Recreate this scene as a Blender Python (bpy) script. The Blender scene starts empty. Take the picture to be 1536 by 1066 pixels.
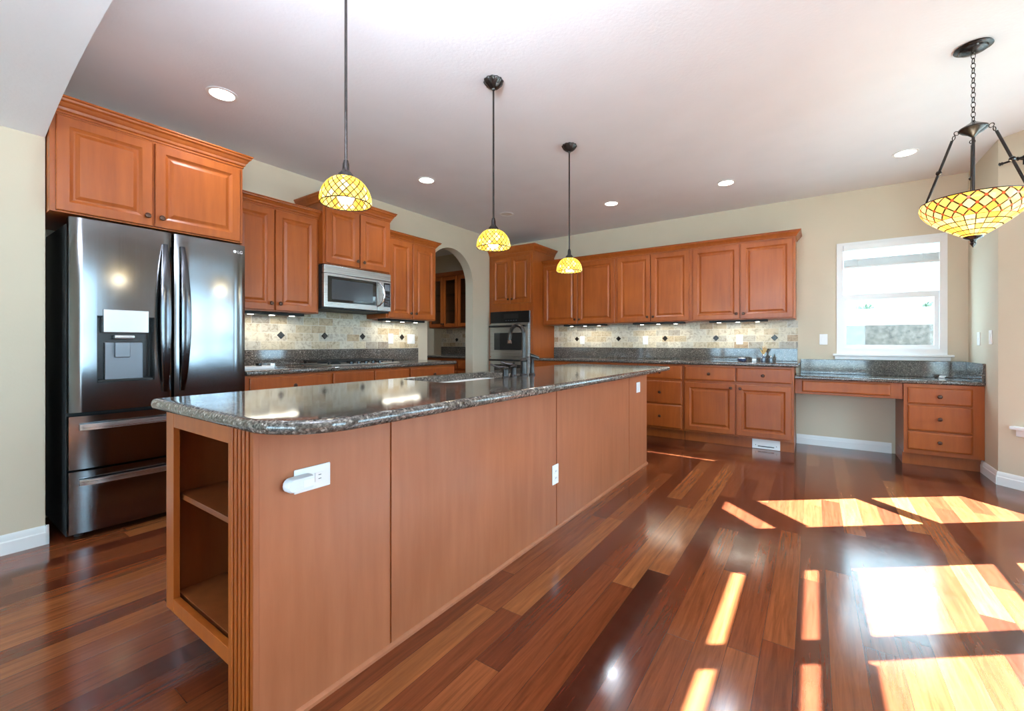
import bpy, bmesh, math, random
from math import pi, sin, cos, radians
from mathutils import Vector, Matrix
random.seed(7)
SC = bpy.context.scene
COL = SC.collection

# ---------------------------------------------------------------- camera
cam_d = bpy.data.cameras.new('camera'); cam = bpy.data.objects.new('camera', cam_d); COL.objects.link(cam)
cam.location = (0, 0, 1.1124); cam.rotation_euler = (pi / 2, 0, 0.6007)
cam_d.sensor_width = 36.0; cam_d.lens = 36.0 * 646.4 / 1536
cam_d.shift_x = -9.0 / 1536; cam_d.shift_y = -17.76 / 1536
cam_d.clip_start = 0.02; cam_d.clip_end = 200
SC.camera = cam
# ---------------------------------------------------------------- world, sun, exposure
SC.view_settings.view_transform = 'Standard'; SC.view_settings.look = 'None'
SC.view_settings.gamma = 1.0; SC.view_settings.use_curve_mapping = False
SC.view_settings.exposure = 0.88
SC.cycles.use_denoising = True
SC.cycles.max_bounces = 10; SC.cycles.diffuse_bounces = 6; SC.cycles.glossy_bounces = 5
SC.cycles.transmission_bounces = 6; SC.cycles.transparent_max_bounces = 12
SC.cycles.sample_clamp_indirect = 2.5
SC.cycles.caustics_reflective = False; SC.cycles.caustics_refractive = False
W = bpy.data.worlds.new('world'); SC.world = W; W.use_nodes = True
bg = W.node_tree.nodes['Background']; bg.inputs[0].default_value = (0.50, 0.79, 1.0, 1); bg.inputs[1].default_value = 8.3
SUN_DIR = Vector((0.787, 0.617, 0.875)).normalized()      # towards the sun
sd = bpy.data.lights.new('sun', 'SUN'); sd.energy = 125.0; sd.angle = radians(0.35); sd.color = (0.64, 0.87, 1.0)
so = bpy.data.objects.new('sun', sd); COL.objects.link(so); so.location = (8, 6, 9)
so.rotation_euler = SUN_DIR.to_track_quat('Z', 'Y').to_euler()

def area(name, loc, normal, w, h, energy=0.0, color=(1, 1, 1), portal=False, spread=180):
    d = bpy.data.lights.new(name, 'AREA'); d.shape = 'RECTANGLE'; d.size = w; d.size_y = h
    d.energy = energy; d.color = color; d.spread = radians(spread)
    if portal: d.cycles.is_portal = True
    o = bpy.data.objects.new(name, d); COL.objects.link(o); o.location = loc
    o.rotation_euler = (-Vector(normal)).to_track_quat('Z', 'Y').to_euler()
    return o
# daylight enters through the real windows: one portal in each opening
area('portal_window_north', (0.635, 5.80, 1.6), (0, -1, 0), 0.86, 1.2, portal=True)
area('portal_window_bay', (1.575, 4.67, 1.35), (-1, -1, 0), 0.5, 1.8, portal=True)
area('portal_window_nook', (1.95, 3.73, 1.35), (-1, 0, 0), 0.7, 1.9, portal=True)
area('portal_window_nook_near', (1.95, 2.98, 1.35), (-1, 0, 0), 0.7, 1.9, portal=True)
area('portal_window_side', (1.95, 0.70, 1.35), (-1, 0, 0), 1.3, 1.7, portal=True)
area('portal_window_rear', (-0.8, -4.05, 1.35), (0, 1, 0), 4.2, 1.9, portal=True)

# the photographer's bounced flash: a softbox behind the camera turned up at the ceiling
area('flash_bounce', (-0.7, 0.35, 2.08), (-0.35, 0.30, 1), 0.6, 0.6, energy=50, color=(0.78, 0.86, 1.0))
# ---------------------------------------------------------------- materials
def nt(name):
    m = bpy.data.materials.new(name); m.use_nodes = True; t = m.node_tree; t.nodes.clear()
    o = t.nodes.new('ShaderNodeOutputMaterial'); b = t.nodes.new('ShaderNodeBsdfPrincipled')
    t.links.new(b.outputs[0], o.inputs[0]); return m, t, b
def N(t, kind, **k):
    n = t.nodes.new(kind)
    for a, v in k.items():
        if a.startswith('i_'):
            a = a[2:]; n.inputs[int(a) if a.isdigit() else a].default_value = v
        else: setattr(n, a, v)
    return n
def L(t, a, b): t.links.new(a, b)
def M(t, op, a, b=None, c=None):
    n = t.nodes.new('ShaderNodeMath'); n.operation = op
    for i, v in enumerate((a, b, c)):
        if v is None: continue
        if isinstance(v, (int, float)): n.inputs[i].default_value = v
        else: t.links.new(v, n.inputs[i])
    return n.outputs[0]
def ramp(t, fac, stops, interp='LINEAR'):
    r = t.nodes.new('ShaderNodeValToRGB'); r.color_ramp.interpolation = interp
    e = r.color_ramp.elements
    while len(e) < len(stops): e.new(0.5)
    for i, (p, c) in enumerate(stops): e[i].position = p; e[i].color = (*c, 1) if len(c) == 3 else c
    t.links.new(fac, r.inputs[0]); return r.outputs[0]
def mixc(t, fac, a, b, mode='MIX'):
    n = t.nodes.new('ShaderNodeMix'); n.data_type = 'RGBA'; n.blend_type = mode
    for s, v in ((0, fac), (6, a), (7, b)):
        if isinstance(v, (int, float)): n.inputs[s].default_value = v
        elif isinstance(v, tuple): n.inputs[s].default_value = (*v, 1)
        else: t.links.new(v, n.inputs[s])
    return n.outputs[2]
def S(r, g, b):
    f = lambda x: (x / 255 / 12.92) if x <= 10 else ((x / 255 + 0.055) / 1.055) ** 2.4
    return (f(r), f(g), f(b))
def plain(name, col, rough=0.5, metal=0.0, spec=0.5, coat=0.0, var=0.0, bump=0.0, bscale=200, vscale=3.0):
    m, t, b = nt(name)
    b.inputs['Base Color'].default_value = (*col, 1); b.inputs['Roughness'].default_value = rough
    b.inputs['Metallic'].default_value = metal; b.inputs['Specular IOR Level'].default_value = spec
    b.inputs['Coat Weight'].default_value = coat; b.inputs['Coat Roughness'].default_value = 0.08
    tc = N(t, 'ShaderNodeTexCoord')
    n = N(t, 'ShaderNodeTexNoise', i_Scale=vscale, i_Detail=4.0); L(t, tc.outputs['Object'], n.inputs['Vector'])
    v = var if var else 0.02
    L(t, ramp(t, n.outputs[0], [(0.3, tuple(c * (1 - v) for c in col)), (0.7, tuple(min(1, c * (1 + v)) for c in col))]), b.inputs['Base Color'])
    if bump:
        n2 = N(t, 'ShaderNodeTexNoise', i_Scale=bscale, i_Detail=3.0); L(t, tc.outputs['Object'], n2.inputs['Vector'])
        bp = N(t, 'ShaderNodeBump', i_Strength=bump, i_Distance=0.002); L(t, n2.outputs[0], bp.inputs['Height']); L(t, bp.outputs[0], b.inputs['Normal'])
    return m
def wood(name, c0, c1, rough=0.36, coat=0.10, scale=(9, 9, 0.9), axis=None):
    m, t, b = nt(name)
    tc = N(t, 'ShaderNodeTexCoord'); oi = N(t, 'ShaderNodeObjectInfo')
    ad = N(t, 'ShaderNodeVectorMath', operation='ADD'); L(t, tc.outputs['Object'], ad.inputs[0])
    sc = N(t, 'ShaderNodeVectorMath', operation='SCALE'); sc.inputs[0].default_value = (3.1, 5.7, 9.3); L(t, oi.outputs['Random'], sc.inputs[3])
    L(t, sc.outputs[0], ad.inputs[1])
    mp = N(t, 'ShaderNodeMapping'); mp.inputs['Scale'].default_value = scale; L(t, ad.outputs[0], mp.inputs['Vector'])
    n = N(t, 'ShaderNodeTexNoise', i_Scale=2.6, i_Detail=6.0, i_Roughness=0.6); L(t, mp.outputs[0], n.inputs['Vector'])
    n2 = N(t, 'ShaderNodeTexNoise', i_Scale=2.2, i_Detail=2.0); L(t, ad.outputs[0], n2.inputs['Vector'])
    f = M(t, 'ADD', M(t, 'MULTIPLY', n.outputs[0], 0.55), M(t, 'MULTIPLY', n2.outputs[0], 0.45))
    L(t, ramp(t, f, [(0.33, c0), (0.66, c1)]), b.inputs['Base Color']); b.inputs['Specular IOR Level'].default_value = 0.3
    b.inputs['Roughness'].default_value = rough; b.inputs['Coat Weight'].default_value = coat; b.inputs['Coat Roughness'].default_value = 0.18
    return m
def granite(name):
    m, t, b = nt(name)
    tc = N(t, 'ShaderNodeTexCoord')
    v = N(t, 'ShaderNodeTexVoronoi', i_Scale=150.0); L(t, tc.outputs['Object'], v.inputs['Vector'])
    n = N(t, 'ShaderNodeTexNoise', i_Scale=110.0, i_Detail=5.0, i_Roughness=0.7); L(t, tc.outputs['Object'], n.inputs['Vector'])
    n2 = N(t, 'ShaderNodeTexNoise', i_Scale=5.0, i_Detail=3.0); L(t, tc.outputs['Object'], n2.inputs['Vector'])
    c1 = ramp(t, v.outputs['Color'], [(0.0, S(50, 46, 44)), (0.4, S(92, 86, 80)), (0.75, S(120, 113, 107)), (1.0, S(180, 174, 166))])
    c2 = ramp(t, n.outputs[0], [(0.40, (0.10, 0.10, 0.10)), (0.56, (1.0, 1.0, 1.0))])
    c = mixc(t, 0.75, c1, c2, 'MULTIPLY')
    c = mixc(t, 1.0, c, ramp(t, n2.outputs[0], [(0.3, (0.8, 0.78, 0.76)), (0.7, (1.25, 1.2, 1.15))]), 'MULTIPLY')
    L(t, c, b.inputs['Base Color']); b.inputs['Roughness'].default_value = 0.07; b.inputs['Specular IOR Level'].default_value = 0.55
    return m
def floor_mat():
    m, t, b = nt('cherry_plank_floor')
    tc = N(t, 'ShaderNodeTexCoord'); s = N(t, 'ShaderNodeSeparateXYZ'); L(t, tc.outputs['Object'], s.inputs[0])
    px = M(t, 'DIVIDE', M(t, 'ADD', s.outputs[0], 20.037), 0.103); row = M(t, 'FLOOR', px); fx = M(t, 'FRACT', px)
    wn = N(t, 'ShaderNodeTexWhiteNoise', noise_dimensions='1D'); L(t, row, wn.inputs['W'])
    py = M(t, 'ADD', M(t, 'DIVIDE', M(t, 'ADD', s.outputs[1], 20.0), 1.15), M(t, 'MULTIPLY', wn.outputs['Value'], 7.3))
    col = M(t, 'FLOOR', py); fy = M(t, 'FRACT', py)
    cv = N(t, 'ShaderNodeCombineXYZ'); L(t, row, cv.inputs[0]); L(t, col, cv.inputs[1])
    w2 = N(t, 'ShaderNodeTexWhiteNoise', noise_dimensions='2D'); L(t, cv.outputs[0], w2.inputs['Vector'])
    base = ramp(t, w2.outputs['Value'], [(0.0, S(62, 26, 16)), (0.25, S(86, 38, 21)), (0.55, S(104, 51, 28)), (0.8, S(120, 64, 35)), (1.0, S(136, 80, 44))])
    g = N(t, 'ShaderNodeCombineXYZ'); L(t, M(t, 'MULTIPLY', s.outputs[0], 60.0), g.inputs[0]); L(t, M(t, 'MULTIPLY', s.outputs[1], 3.2), g.inputs[1])
    L(t, M(t, 'MULTIPLY', w2.outputs['Value'], 40.0), g.inputs[2])
    n = N(t, 'ShaderNodeTexNoise', i_Scale=1.0, i_Detail=6.0, i_Roughness=0.65, i_Distortion=0.6); L(t, g.outputs[0], n.inputs['Vector'])
    c = mixc(t, 1.0, base, ramp(t, n.outputs[0], [(0.3, (0.66, 0.62, 0.58)), (0.7, (1.28, 1.26, 1.22))]), 'MULTIPLY')
    ex = M(t, 'MINIMUM', fx, M(t, 'SUBTRACT', 1.0, fx)); ey = M(t, 'MINIMUM', fy, M(t, 'SUBTRACT', 1.0, fy))
    gap = M(t, 'MAXIMUM', M(t, 'LESS_THAN', ex, 0.009), M(t, 'LESS_THAN', ey, 0.0009))
    c = mixc(t, M(t, 'MULTIPLY', gap, 0.7), c, S(50, 20, 12))
    L(t, c, b.inputs['Base Color'])
    n3 = N(t, 'ShaderNodeTexNoise', i_Scale=14.0, i_Detail=3.0); L(t, tc.outputs['Object'], n3.inputs['Vector'])
    L(t, ramp(t, n3.outputs[0], [(0.3, (0.11,) * 3), (0.7, (0.17,) * 3)]), b.inputs['Roughness'])
    b.inputs['Specular IOR Level'].default_value = 0.62
    bp = N(t, 'ShaderNodeBump', i_Strength=0.10, i_Distance=0.0012)
    L(t, M(t, 'SUBTRACT', M(t, 'MULTIPLY', n3.outputs[0], 0.6), gap), bp.inputs['Height']); L(t, bp.outputs[0], b.inputs['Normal'])
    return m
def tile_mat():
    m, t, b = nt('travertine_tile')
    tc = N(t, 'ShaderNodeTexCoord'); s = N(t, 'ShaderNodeSeparateXYZ'); L(t, tc.outputs['Object'], s.inputs[0])
    c = N(t, 'ShaderNodeCombineXYZ'); L(t, M(t, 'ADD', M(t, 'ADD', s.outputs[0], s.outputs[1]), 30.0), c.inputs[0]); L(t, M(t, 'ADD', s.outputs[2], -1.058 + 0.0775 * 2), c.inputs[1])
    br = N(t, 'ShaderNodeTexBrick'); L(t, c.outputs[0], br.inputs['Vector'])
    for k, v in (('Scale', 1.0), ('Mortar Size', 0.0028), ('Mortar Smooth', 0.2), ('Bias', 0.0), ('Brick Width', 0.155), ('Row Height', 0.0775)): br.inputs[k].default_value = v
    br.inputs['Color1'].default_value = (0, 0, 0, 1); br.inputs['Color2'].default_value = (1, 1, 1, 1); br.inputs['Mortar'].default_value = (0.5, 0.5, 0.5, 1)
    base = ramp(t, br.outputs['Color'], [(0.0, S(178, 152, 120)), (0.15, S(198, 180, 148)), (0.42, S(210, 199, 175)), (0.7, S(214, 207, 190)), (0.88, S(190, 183, 168)), (1.0, S(160, 149, 135))])
    n = N(t, 'ShaderNodeTexNoise', i_Scale=20.0, i_Detail=6.0, i_Roughness=0.7, i_Distortion=1.2); L(t, tc.outputs['Object'], n.inputs['Vector'])
    cc = mixc(t, 1.0, base, ramp(t, n.outputs[0], [(0.36, (0.62, 0.56, 0.5)), (0.52, (1, 1, 1)), (0.7, (1.06, 1.06, 1.06))]), 'MULTIPLY')
    cc = mixc(t, br.outputs['Fac'], cc, S(216, 208, 190))
    L(t, cc, b.inputs['Base Color']); b.inputs['Roughness'].default_value = 0.42
    bp = N(t, 'ShaderNodeBump', i_Strength=0.5, i_Distance=0.002); L(t, M(t, 'SUBTRACT', 1.0, br.outputs['Fac']), bp.inputs['Height']); L(t, bp.outputs[0], b.inputs['Normal'])
    return m
def steel(name, col, rough, horizontal=True):
    m, t, b = nt(name)
    tc = N(t, 'ShaderNodeTexCoord'); mp = N(t, 'ShaderNodeMapping'); mp.inputs['Scale'].default_value = (2, 2, 500) if horizontal else (400, 400, 2)
    L(t, tc.outputs['Object'], mp.inputs['Vector'])
    n = N(t, 'ShaderNodeTexNoise', i_Scale=1.0, i_Detail=2.0); L(t, mp.outputs[0], n.inputs['Vector'])
    L(t, ramp(t, n.outputs[0], [(0.3, tuple(c * 0.95 for c in col)), (0.7, col)]), b.inputs['Base Color'])
    L(t, ramp(t, n.outputs[0], [(0.3, (rough,) * 3), (0.7, (rough * 1.25,) * 3)]), b.inputs['Roughness'])
    b.inputs['Metallic'].default_value = 1.0
    return m
def glass_mat(name, tint=(1, 1, 1), gloss=0.06):
    m = bpy.data.materials.new(name); m.use_nodes = True; t = m.node_tree; t.nodes.clear()
    o = N(t, 'ShaderNodeOutputMaterial'); tr = N(t, 'ShaderNodeBsdfTransparent'); tr.inputs[0].default_value = (*tint, 1)
    g = N(t, 'ShaderNodeBsdfGlossy'); g.inputs['Roughness'].default_value = 0.02
    lw = N(t, 'ShaderNodeLayerWeight'); lw.inputs[0].default_value = 0.5; mx = N(t, 'ShaderNodeMixShader')
    L(t, M(t, 'ADD', 0.03, M(t, 'MULTIPLY', M(t, 'POWER', lw.outputs['Facing'], 5.0), 0.9)), mx.inputs[0]); L(t, tr.outputs[0], mx.inputs[1]); L(t, g.outputs[0], mx.inputs[2]); L(t, mx.outputs[0], o.inputs[0])
    return m
def emit(name, col, strength):
    m = bpy.data.materials.new(name); m.use_nodes = True; t = m.node_tree; t.nodes.clear()
    o = N(t, 'ShaderNodeOutputMaterial'); e = N(t, 'ShaderNodeEmission'); e.inputs[0].default_value = (*col, 1); e.inputs[1].default_value = strength
    L(t, e.outputs[0], o.inputs[0]); return m
def stained_glass(name, kind):
    """leaded art glass: UV.x runs round the shade, UV.y from the rim (0) to the crown (1)"""
    m = bpy.data.materials.new(name); m.use_nodes = True; t = m.node_tree; t.nodes.clear()
    o = N(t, 'ShaderNodeOutputMaterial'); uv = N(t, 'ShaderNodeUVMap'); s = N(t, 'ShaderNodeSeparateXYZ'); L(t, uv.outputs[0], s.inputs[0])
    u, v = s.outputs[0], s.outputs[1]
    def dist_to_line(x):      # distance of x to the nearest integer
        f = M(t, 'FRACT', x); return M(t, 'MINIMUM', f, M(t, 'SUBTRACT', 1.0, f))
    if kind == 'diamond':
        nu, nv, w = 22.0, 3.4, 0.10
        a = M(t, 'ADD', M(t, 'MULTIPLY', u, nu), M(t, 'MULTIPLY', v, nv * 1.2)); b_ = M(t, 'SUBTRACT', M(t, 'MULTIPLY', u, nu), M(t, 'MULTIPLY', v, nv * 1.2))
        lead = M(t, 'LESS_THAN', M(t, 'MINIMUM', dist_to_line(a), dist_to_line(b_)), w)
        ida, idb = M(t, 'FLOOR', a), M(t, 'FLOOR', b_); jewel = None
    else:
        nu = 22.0; split = 0.42        # lattice above, grid below
        vv = M(t, 'MULTIPLY', M(t, 'DIVIDE', v, split), 2.0)
        a = M(t, 'ADD', M(t, 'MULTIPLY', u, nu), vv); b_ = M(t, 'SUBTRACT', M(t, 'MULTIPLY', u, nu), vv)
        l1 = M(t, 'LESS_THAN', M(t, 'MINIMUM', dist_to_line(a), dist_to_line(b_)), 0.085)
        dj = M(t, 'ADD', M(t, 'POWER', dist_to_line(a), 2.0), M(t, 'POWER', dist_to_line(b_), 2.0))
        jewel = M(t, 'MULTIPLY', M(t, 'LESS_THAN', dj, 0.032), M(t, 'LESS_THAN', v, split))
        gu = M(t, 'MULTIPLY', u, nu); gv = M(t, 'MULTIPLY', M(t, 'DIVIDE', M(t, 'SUBTRACT', v, split), 1.0 - split), 5.0)
        l2 = M(t, 'MAXIMUM', M(t, 'LESS_THAN', dist_to_line(gu), 0.06), M(t, 'LESS_THAN', dist_to_line(gv), 0.09))
        top = M(t, 'LESS_THAN', v, split)
        lead = M(t, 'ADD', M(t, 'MULTIPLY', l1, top), M(t, 'MULTIPLY', l2, M(t, 'SUBTRACT', 1.0, top)))
        ida = M(t, 'ADD', M(t, 'MULTIPLY', M(t, 'FLOOR', a), top), M(t, 'MULTIPLY', M(t, 'FLOOR', gu), M(t, 'SUBTRACT', 1.0, top)))
        idb = M(t, 'ADD', M(t, 'MULTIPLY', M(t, 'FLOOR', b_), top), M(t, 'MULTIPLY', M(t, 'FLOOR', gv), M(t, 'SUBTRACT', 1.0, top)))
    cv = N(t, 'ShaderNodeCombineXYZ'); L(t, ida, cv.inputs[0]); L(t, idb, cv.inputs[1])
    wn = N(t, 'ShaderNodeTexWhiteNoise', noise_dimensions='2D'); L(t, cv.outputs[0], wn.inputs['Vector'])
    if kind == 'diamond': stops = [(0.0, S(214, 156, 48)), (0.4, S(232, 190, 70)), (0.8, S(238, 208, 110)), (1.0, S(240, 224, 156))]
    else: stops = [(0.0, S(232, 168, 62)), (0.4, S(238, 192, 92)), (1.0, S(242, 220, 150))]
    c = ramp(t, wn.outputs['Value'], stops)
    if jewel is not None:
        lead = M(t, 'MULTIPLY', lead, M(t, 'SUBTRACT', 1.0, jewel)); c = mixc(t, jewel, c, S(160, 72, 40))
    tl = N(t, 'ShaderNodeBsdfTranslucent'); L(t, c, tl.inputs[0]); df = N(t, 'ShaderNodeBsdfDiffuse'); L(t, c, df.inputs[0])
    m1 = N(t, 'ShaderNodeMixShader'); m1.inputs[0].default_value = 0.42; L(t, tl.outputs[0], m1.inputs[1]); L(t, df.outputs[0], m1.inputs[2])
    gl = N(t, 'ShaderNodeBsdfGlossy'); gl.inputs['Roughness'].default_value = 0.12; m2 = N(t, 'ShaderNodeMixShader'); m2.inputs[0].default_value = 0.05
    L(t, m1.outputs[0], m2.inputs[1]); L(t, gl.outputs[0], m2.inputs[2])
    ld = N(t, 'ShaderNodeBsdfDiffuse'); ld.inputs[0].default_value = (*S(62, 46, 26), 1)
    m3 = N(t, 'ShaderNodeMixShader'); L(t, lead, m3.inputs[0]); L(t, m2.outputs[0], m3.inputs[1]); L(t, ld.outputs[0], m3.inputs[2]); L(t, m3.outputs[0], o.inputs[0])
    return m

MW = wood('cabinet_wood', S(130, 60, 19), S(156, 79, 27))
MP = wood('island_panel_wood', S(150, 88, 57), S(168, 103, 70), rough=0.36, coat=0.2)
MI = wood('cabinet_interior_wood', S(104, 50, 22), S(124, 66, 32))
MG = granite('granite'); MF = floor_mat(); MT = tile_mat()
MWALL = plain('wall_paint', S(206, 193, 170), 0.75, bump=0.12, bscale=90)
MCEIL = plain('ceiling_paint', S(232, 233, 236), 0.85, bump=0.5, bscale=60)
MTRIM = plain('white_trim', S(238, 238, 236), 0.4)
MPL = plain('white_plastic', S(240, 240, 238), 0.35)
MSLOT = plain('outlet_slot', S(60, 60, 60), 0.6)
MBR = plain('oil_rubbed_bronze', S(36, 30, 27), 0.25, metal=0.4, var=0.25, vscale=40)
MKN = plain('bronze_knob', S(70, 42, 28), 0.35, metal=0.6, var=0.3, vscale=80)
MBK = plain('black_plastic', S(14, 14, 15), 0.25)
MBKM = plain('black_matte', S(20, 20, 20), 0.6)
MFS = steel('dark_steel', S(122, 123, 125), 0.13, horizontal=False)
MSS = steel('stainless', S(186, 186, 184), 0.26)
MCH = plain('chrome', S(210, 210, 210), 0.12, metal=1.0)
MDG = plain('dark_glass', S(20, 22, 24), 0.04, spec=0.8)
MGREY = plain('grey_panel', S(120, 124, 130), 0.35, metal=0.5)
MSILV = plain('pale_silver', S(214, 216, 216), 0.22, metal=0.75)
MGL = glass_mat('window_glass'); MGLC = glass_mat('cabinet_glass', (0.92, 0.96, 0.95))
MSINK = plain('white_sink', S(235, 234, 230), 0.2)
MSH = stained_glass('amber_lattice_glass', 'diamond'); MSB = stained_glass('amber_bowl_glass', 'bowl')
MBULB = emit('warm_bulb', (1.0, 0.93, 0.8), 14); MCAN = emit('can_lamp', (1.0, 0.96, 0.88), 9)
MCANOFF = plain('can_lamp_off', S(225, 222, 214), 0.4)
MUCL = emit('under_cabinet_lamp', (1.0, 0.95, 0.85), 6)
MACC = plain('bronze_tile', S(40, 32, 26), 0.25, metal=0.4, var=0.3, vscale=60)

# ---------------------------------------------------------------- geometry helpers
class G:
    def __init__(s): s.bm = bmesh.new(); s.uv = None
    def box(s, x0, x1, y0, y1, z0, z1, bev=0.0, seg=2):
        if x0 > x1: x0, x1 = x1, x0
        if y0 > y1: y0, y1 = y1, y0
        if z0 > z1: z0, z1 = z1, z0
        v = [s.bm.verts.new(p) for p in ((x0, y0, z0), (x1, y0, z0), (x1, y1, z0), (x0, y1, z0), (x0, y0, z1), (x1, y0, z1), (x1, y1, z1), (x0, y1, z1))]
        fs = [s.bm.faces.new([v[i] for i in f]) for f in ((3, 2, 1, 0), (4, 5, 6, 7), (0, 1, 5, 4), (1, 2, 6, 5), (2, 3, 7, 6), (3, 0, 4, 7))]
        if bev > 0:
            es = list({e for f in fs for e in f.edges})
            bmesh.ops.bevel(s.bm, geom=es, offset=bev, segments=seg, affect='EDGES', profile=0.5)
        return s
    def rings(s, rings, cap0=True, cap1=True, closed=True, uvs=None):
        V = [[s.bm.verts.new(p) for p in r] for r in rings]; n = len(V[0])
        uvl = s.bm.loops.layers.uv.verify() if uvs else None
        for i in range(len(V) - 1):
            for j in range(n if closed else n - 1):
                k = (j + 1) % n
                f = s.bm.faces.new((V[i][j], V[i][k], V[i + 1][k], V[i + 1][j]))
                if uvl:
                    for lp, (a, b) in zip(f.loops, ((j, i), (j + 1, i), (j + 1, i + 1), (j, i + 1))): lp[uvl].uv = (a / n, uvs[b])
        if cap0: s.bm.faces.new(list(reversed(V[0])))
        if cap1: s.bm.faces.new(V[-1])
        return s
    def lathe(s, prof, c=(0, 0, 0), n=24, axis='Z', cap0=True, cap1=True, uvs=None, flute=0, famp=0.0):
        R = []
        for r, h in prof:
            ring = []
            for k in range(n):
                a = 2 * pi * k / n; rr = max(r, 1e-4) * (1 + (famp * cos(flute * a) if flute else 0))
                p = (rr * cos(a), rr * sin(a), h)
                if axis == 'X': p = (p[2], p[0], p[1])
                if axis == 'Y': p = (p[0], -p[2], p[1])        # h grows towards -Y
                ring.append((p[0] + c[0], p[1] + c[1], p[2] + c[2]))
            R.append(ring)
        return s.rings(R, cap0, cap1, uvs=uvs)
    def tube(s, pts, r, n=10, caps=True):
        pts = [Vector(p) for p in pts]; rs = r if isinstance(r, (list, tuple)) else [r] * len(pts)
        R = []; up = None
        for i, p in enumerate(pts):
            d = ((pts[min(i + 1, len(pts) - 1)] - pts[max(i - 1, 0)])).normalized()
            if up is None: up = Vector((0, 0, 1)) if abs(d.z) < 0.9 else Vector((1, 0, 0))
            a = d.cross(up).normalized(); b = a.cross(d).normalized(); up = b
            R.append([p + (a * cos(2 * pi * k / n) + b * sin(2 * pi * k / n)) * rs[i] for k in range(n)])
        return s.rings(R, caps, caps)
    def torus(s, c, R, r, rot=None, n=20, m=8, sy=1.0):
        rings = []
        for i in range(n + 1):
            a = 2 * pi * i / n; ring = []
            for j in range(m):
                b = 2 * pi * j / m; p = Vector(((R + r * cos(b)) * cos(a), sy * (R + r * cos(b)) * sin(a), r * sin(b)))
                if rot: p = rot @ p
                ring.append(p + Vector(c))
            rings.append(ring)
        return s.rings(rings, False, False)
    def prism(s, poly, a0, a1, axis='Z'):
        def P(p, h): return (p[0], p[1], h) if axis == 'Z' else ((h, p[0], p[1]) if axis == 'X' else (p[0], h, p[1]))
        A = [s.bm.verts.new(P(p, a0)) for p in poly]; B = [s.bm.verts.new(P(p, a1)) for p in poly]; n = len(poly)
        s.bm.faces.new(list(reversed(A))); s.bm.faces.new(B)
        for i in range(n): s.bm.faces.new((A[i], A[(i + 1) % n], B[(i + 1) % n], B[i]))
        return s
    def panel(s, x0, x1, z0, z1, yb, rings):
        """front panel facing -Y: rings = [(inset, y), ...] from the outside inwards, back at yb"""
        R = [[(x0, yb, z0), (x1, yb, z0), (x1, yb, z1), (x0, yb, z1)]]
        for ins, y in rings: R.append([(x0 + ins, y, z0 + ins), (x1 - ins, y, z0 + ins), (x1 - ins, y, z1 - ins), (x0 + ins, y, z1 - ins)])
        return s.rings(R)
    def out(s, name, mat, parent=None, ang=35, flat=False):
        bmesh.ops.recalc_face_normals(s.bm, faces=s.bm.faces)
        me = bpy.data.meshes.new(name); s.bm.to_mesh(me); s.bm.free()
        for m in (mat if isinstance(mat, (list, tuple)) else [mat]): me.materials.append(m)
        if not flat:
            me.polygons.foreach_set('use_smooth', [True] * len(me.polygons)); me.set_sharp_from_angle(angle=radians(ang))
        o = bpy.data.objects.new(name, me); COL.objects.link(o)
        if not flat:
            w_ = o.modifiers.new('weighted', 'WEIGHTED_NORMAL'); w_.keep_sharp = True; w_.weight = 60
        if parent: o.parent = parent
        return o
def tag(o, label, cat, group=None, kind=None):
    if label: o['label'] = label
    if cat: o['category'] = cat
    if group: o['group'] = group
    if kind: o['kind'] = kind
    return o
def struct(o, label=None):
    o['kind'] = 'structure'
    if label: o['label'] = label
    return o
def thing(name, label, cat, loc=(0, 0, 0), rz=0.0, group=None):
    o = bpy.data.objects.new(name, None); COL.objects.link(o); o.location = loc; o.rotation_euler = (0, 0, rz)
    o.empty_display_size = 0.1
    return tag(o, label, cat, group)
def part(name, me, parent, loc=(0, 0, 0), rot=(0, 0, 0)):
    o = bpy.data.objects.new(name, me); COL.objects.link(o); o.parent = parent; o.location = loc; o.rotation_euler = rot; return o

YB, XL, H = 5.75, -4.05, 2.727
# ================================================================ STRUCTURE
struct(G().box(-6.6, 1.95, -4.15, 5.87, -0.08, 0).out('floor', MF))
struct(G().box(-6.6, 1.95, -4.15, 5.87, H, H + 0.1).out('ceiling', MCEIL))
g = G(); g.box(-6.6, 0.207, YB, 5.87, 0, H); g.box(1.063, 1.326, YB, 5.87, 0, H); g.box(0.207, 1.063, YB, 5.87, 0, 1.0); g.box(0.207, 1.063, YB, 5.87, 2.18, H)
struct(g.out('wall_back', MWALL, flat=True))
poly = [(0.45, 0), (3.87, 0), (3.87, 1.965)] + [(4.315 - 0.445 * cos(a), 1.965 + 0.445 * sin(a)) for a in [pi * k / 24 for k in range(1, 24)]] + [(4.76, 1.965), (4.76, 0), (YB, 0), (YB, H), (0.45, H)]
struct(G().prism(poly, XL - 0.14, XL, 'X').out('wall_left', MWALL, ang=25))
struct(G().box(XL - 0.14, -3.52, -4.15, 0.49, 0, H).out('wall_left_near', MWALL, flat=True))
struct(G().box(-6.6, -6.5, 3.2, YB, 0, H).out('wall_pantry_left', MWALL, flat=True))
struct(G().box(-6.5, XL - 0.14, 3.2, 3.3, 0, H).out('wall_pantry_front', MWALL, flat=True))
struct(G().box(1.206, 1.326, 4.957, YB, 0, H).out('wall_return', MWALL, flat=True))
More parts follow.
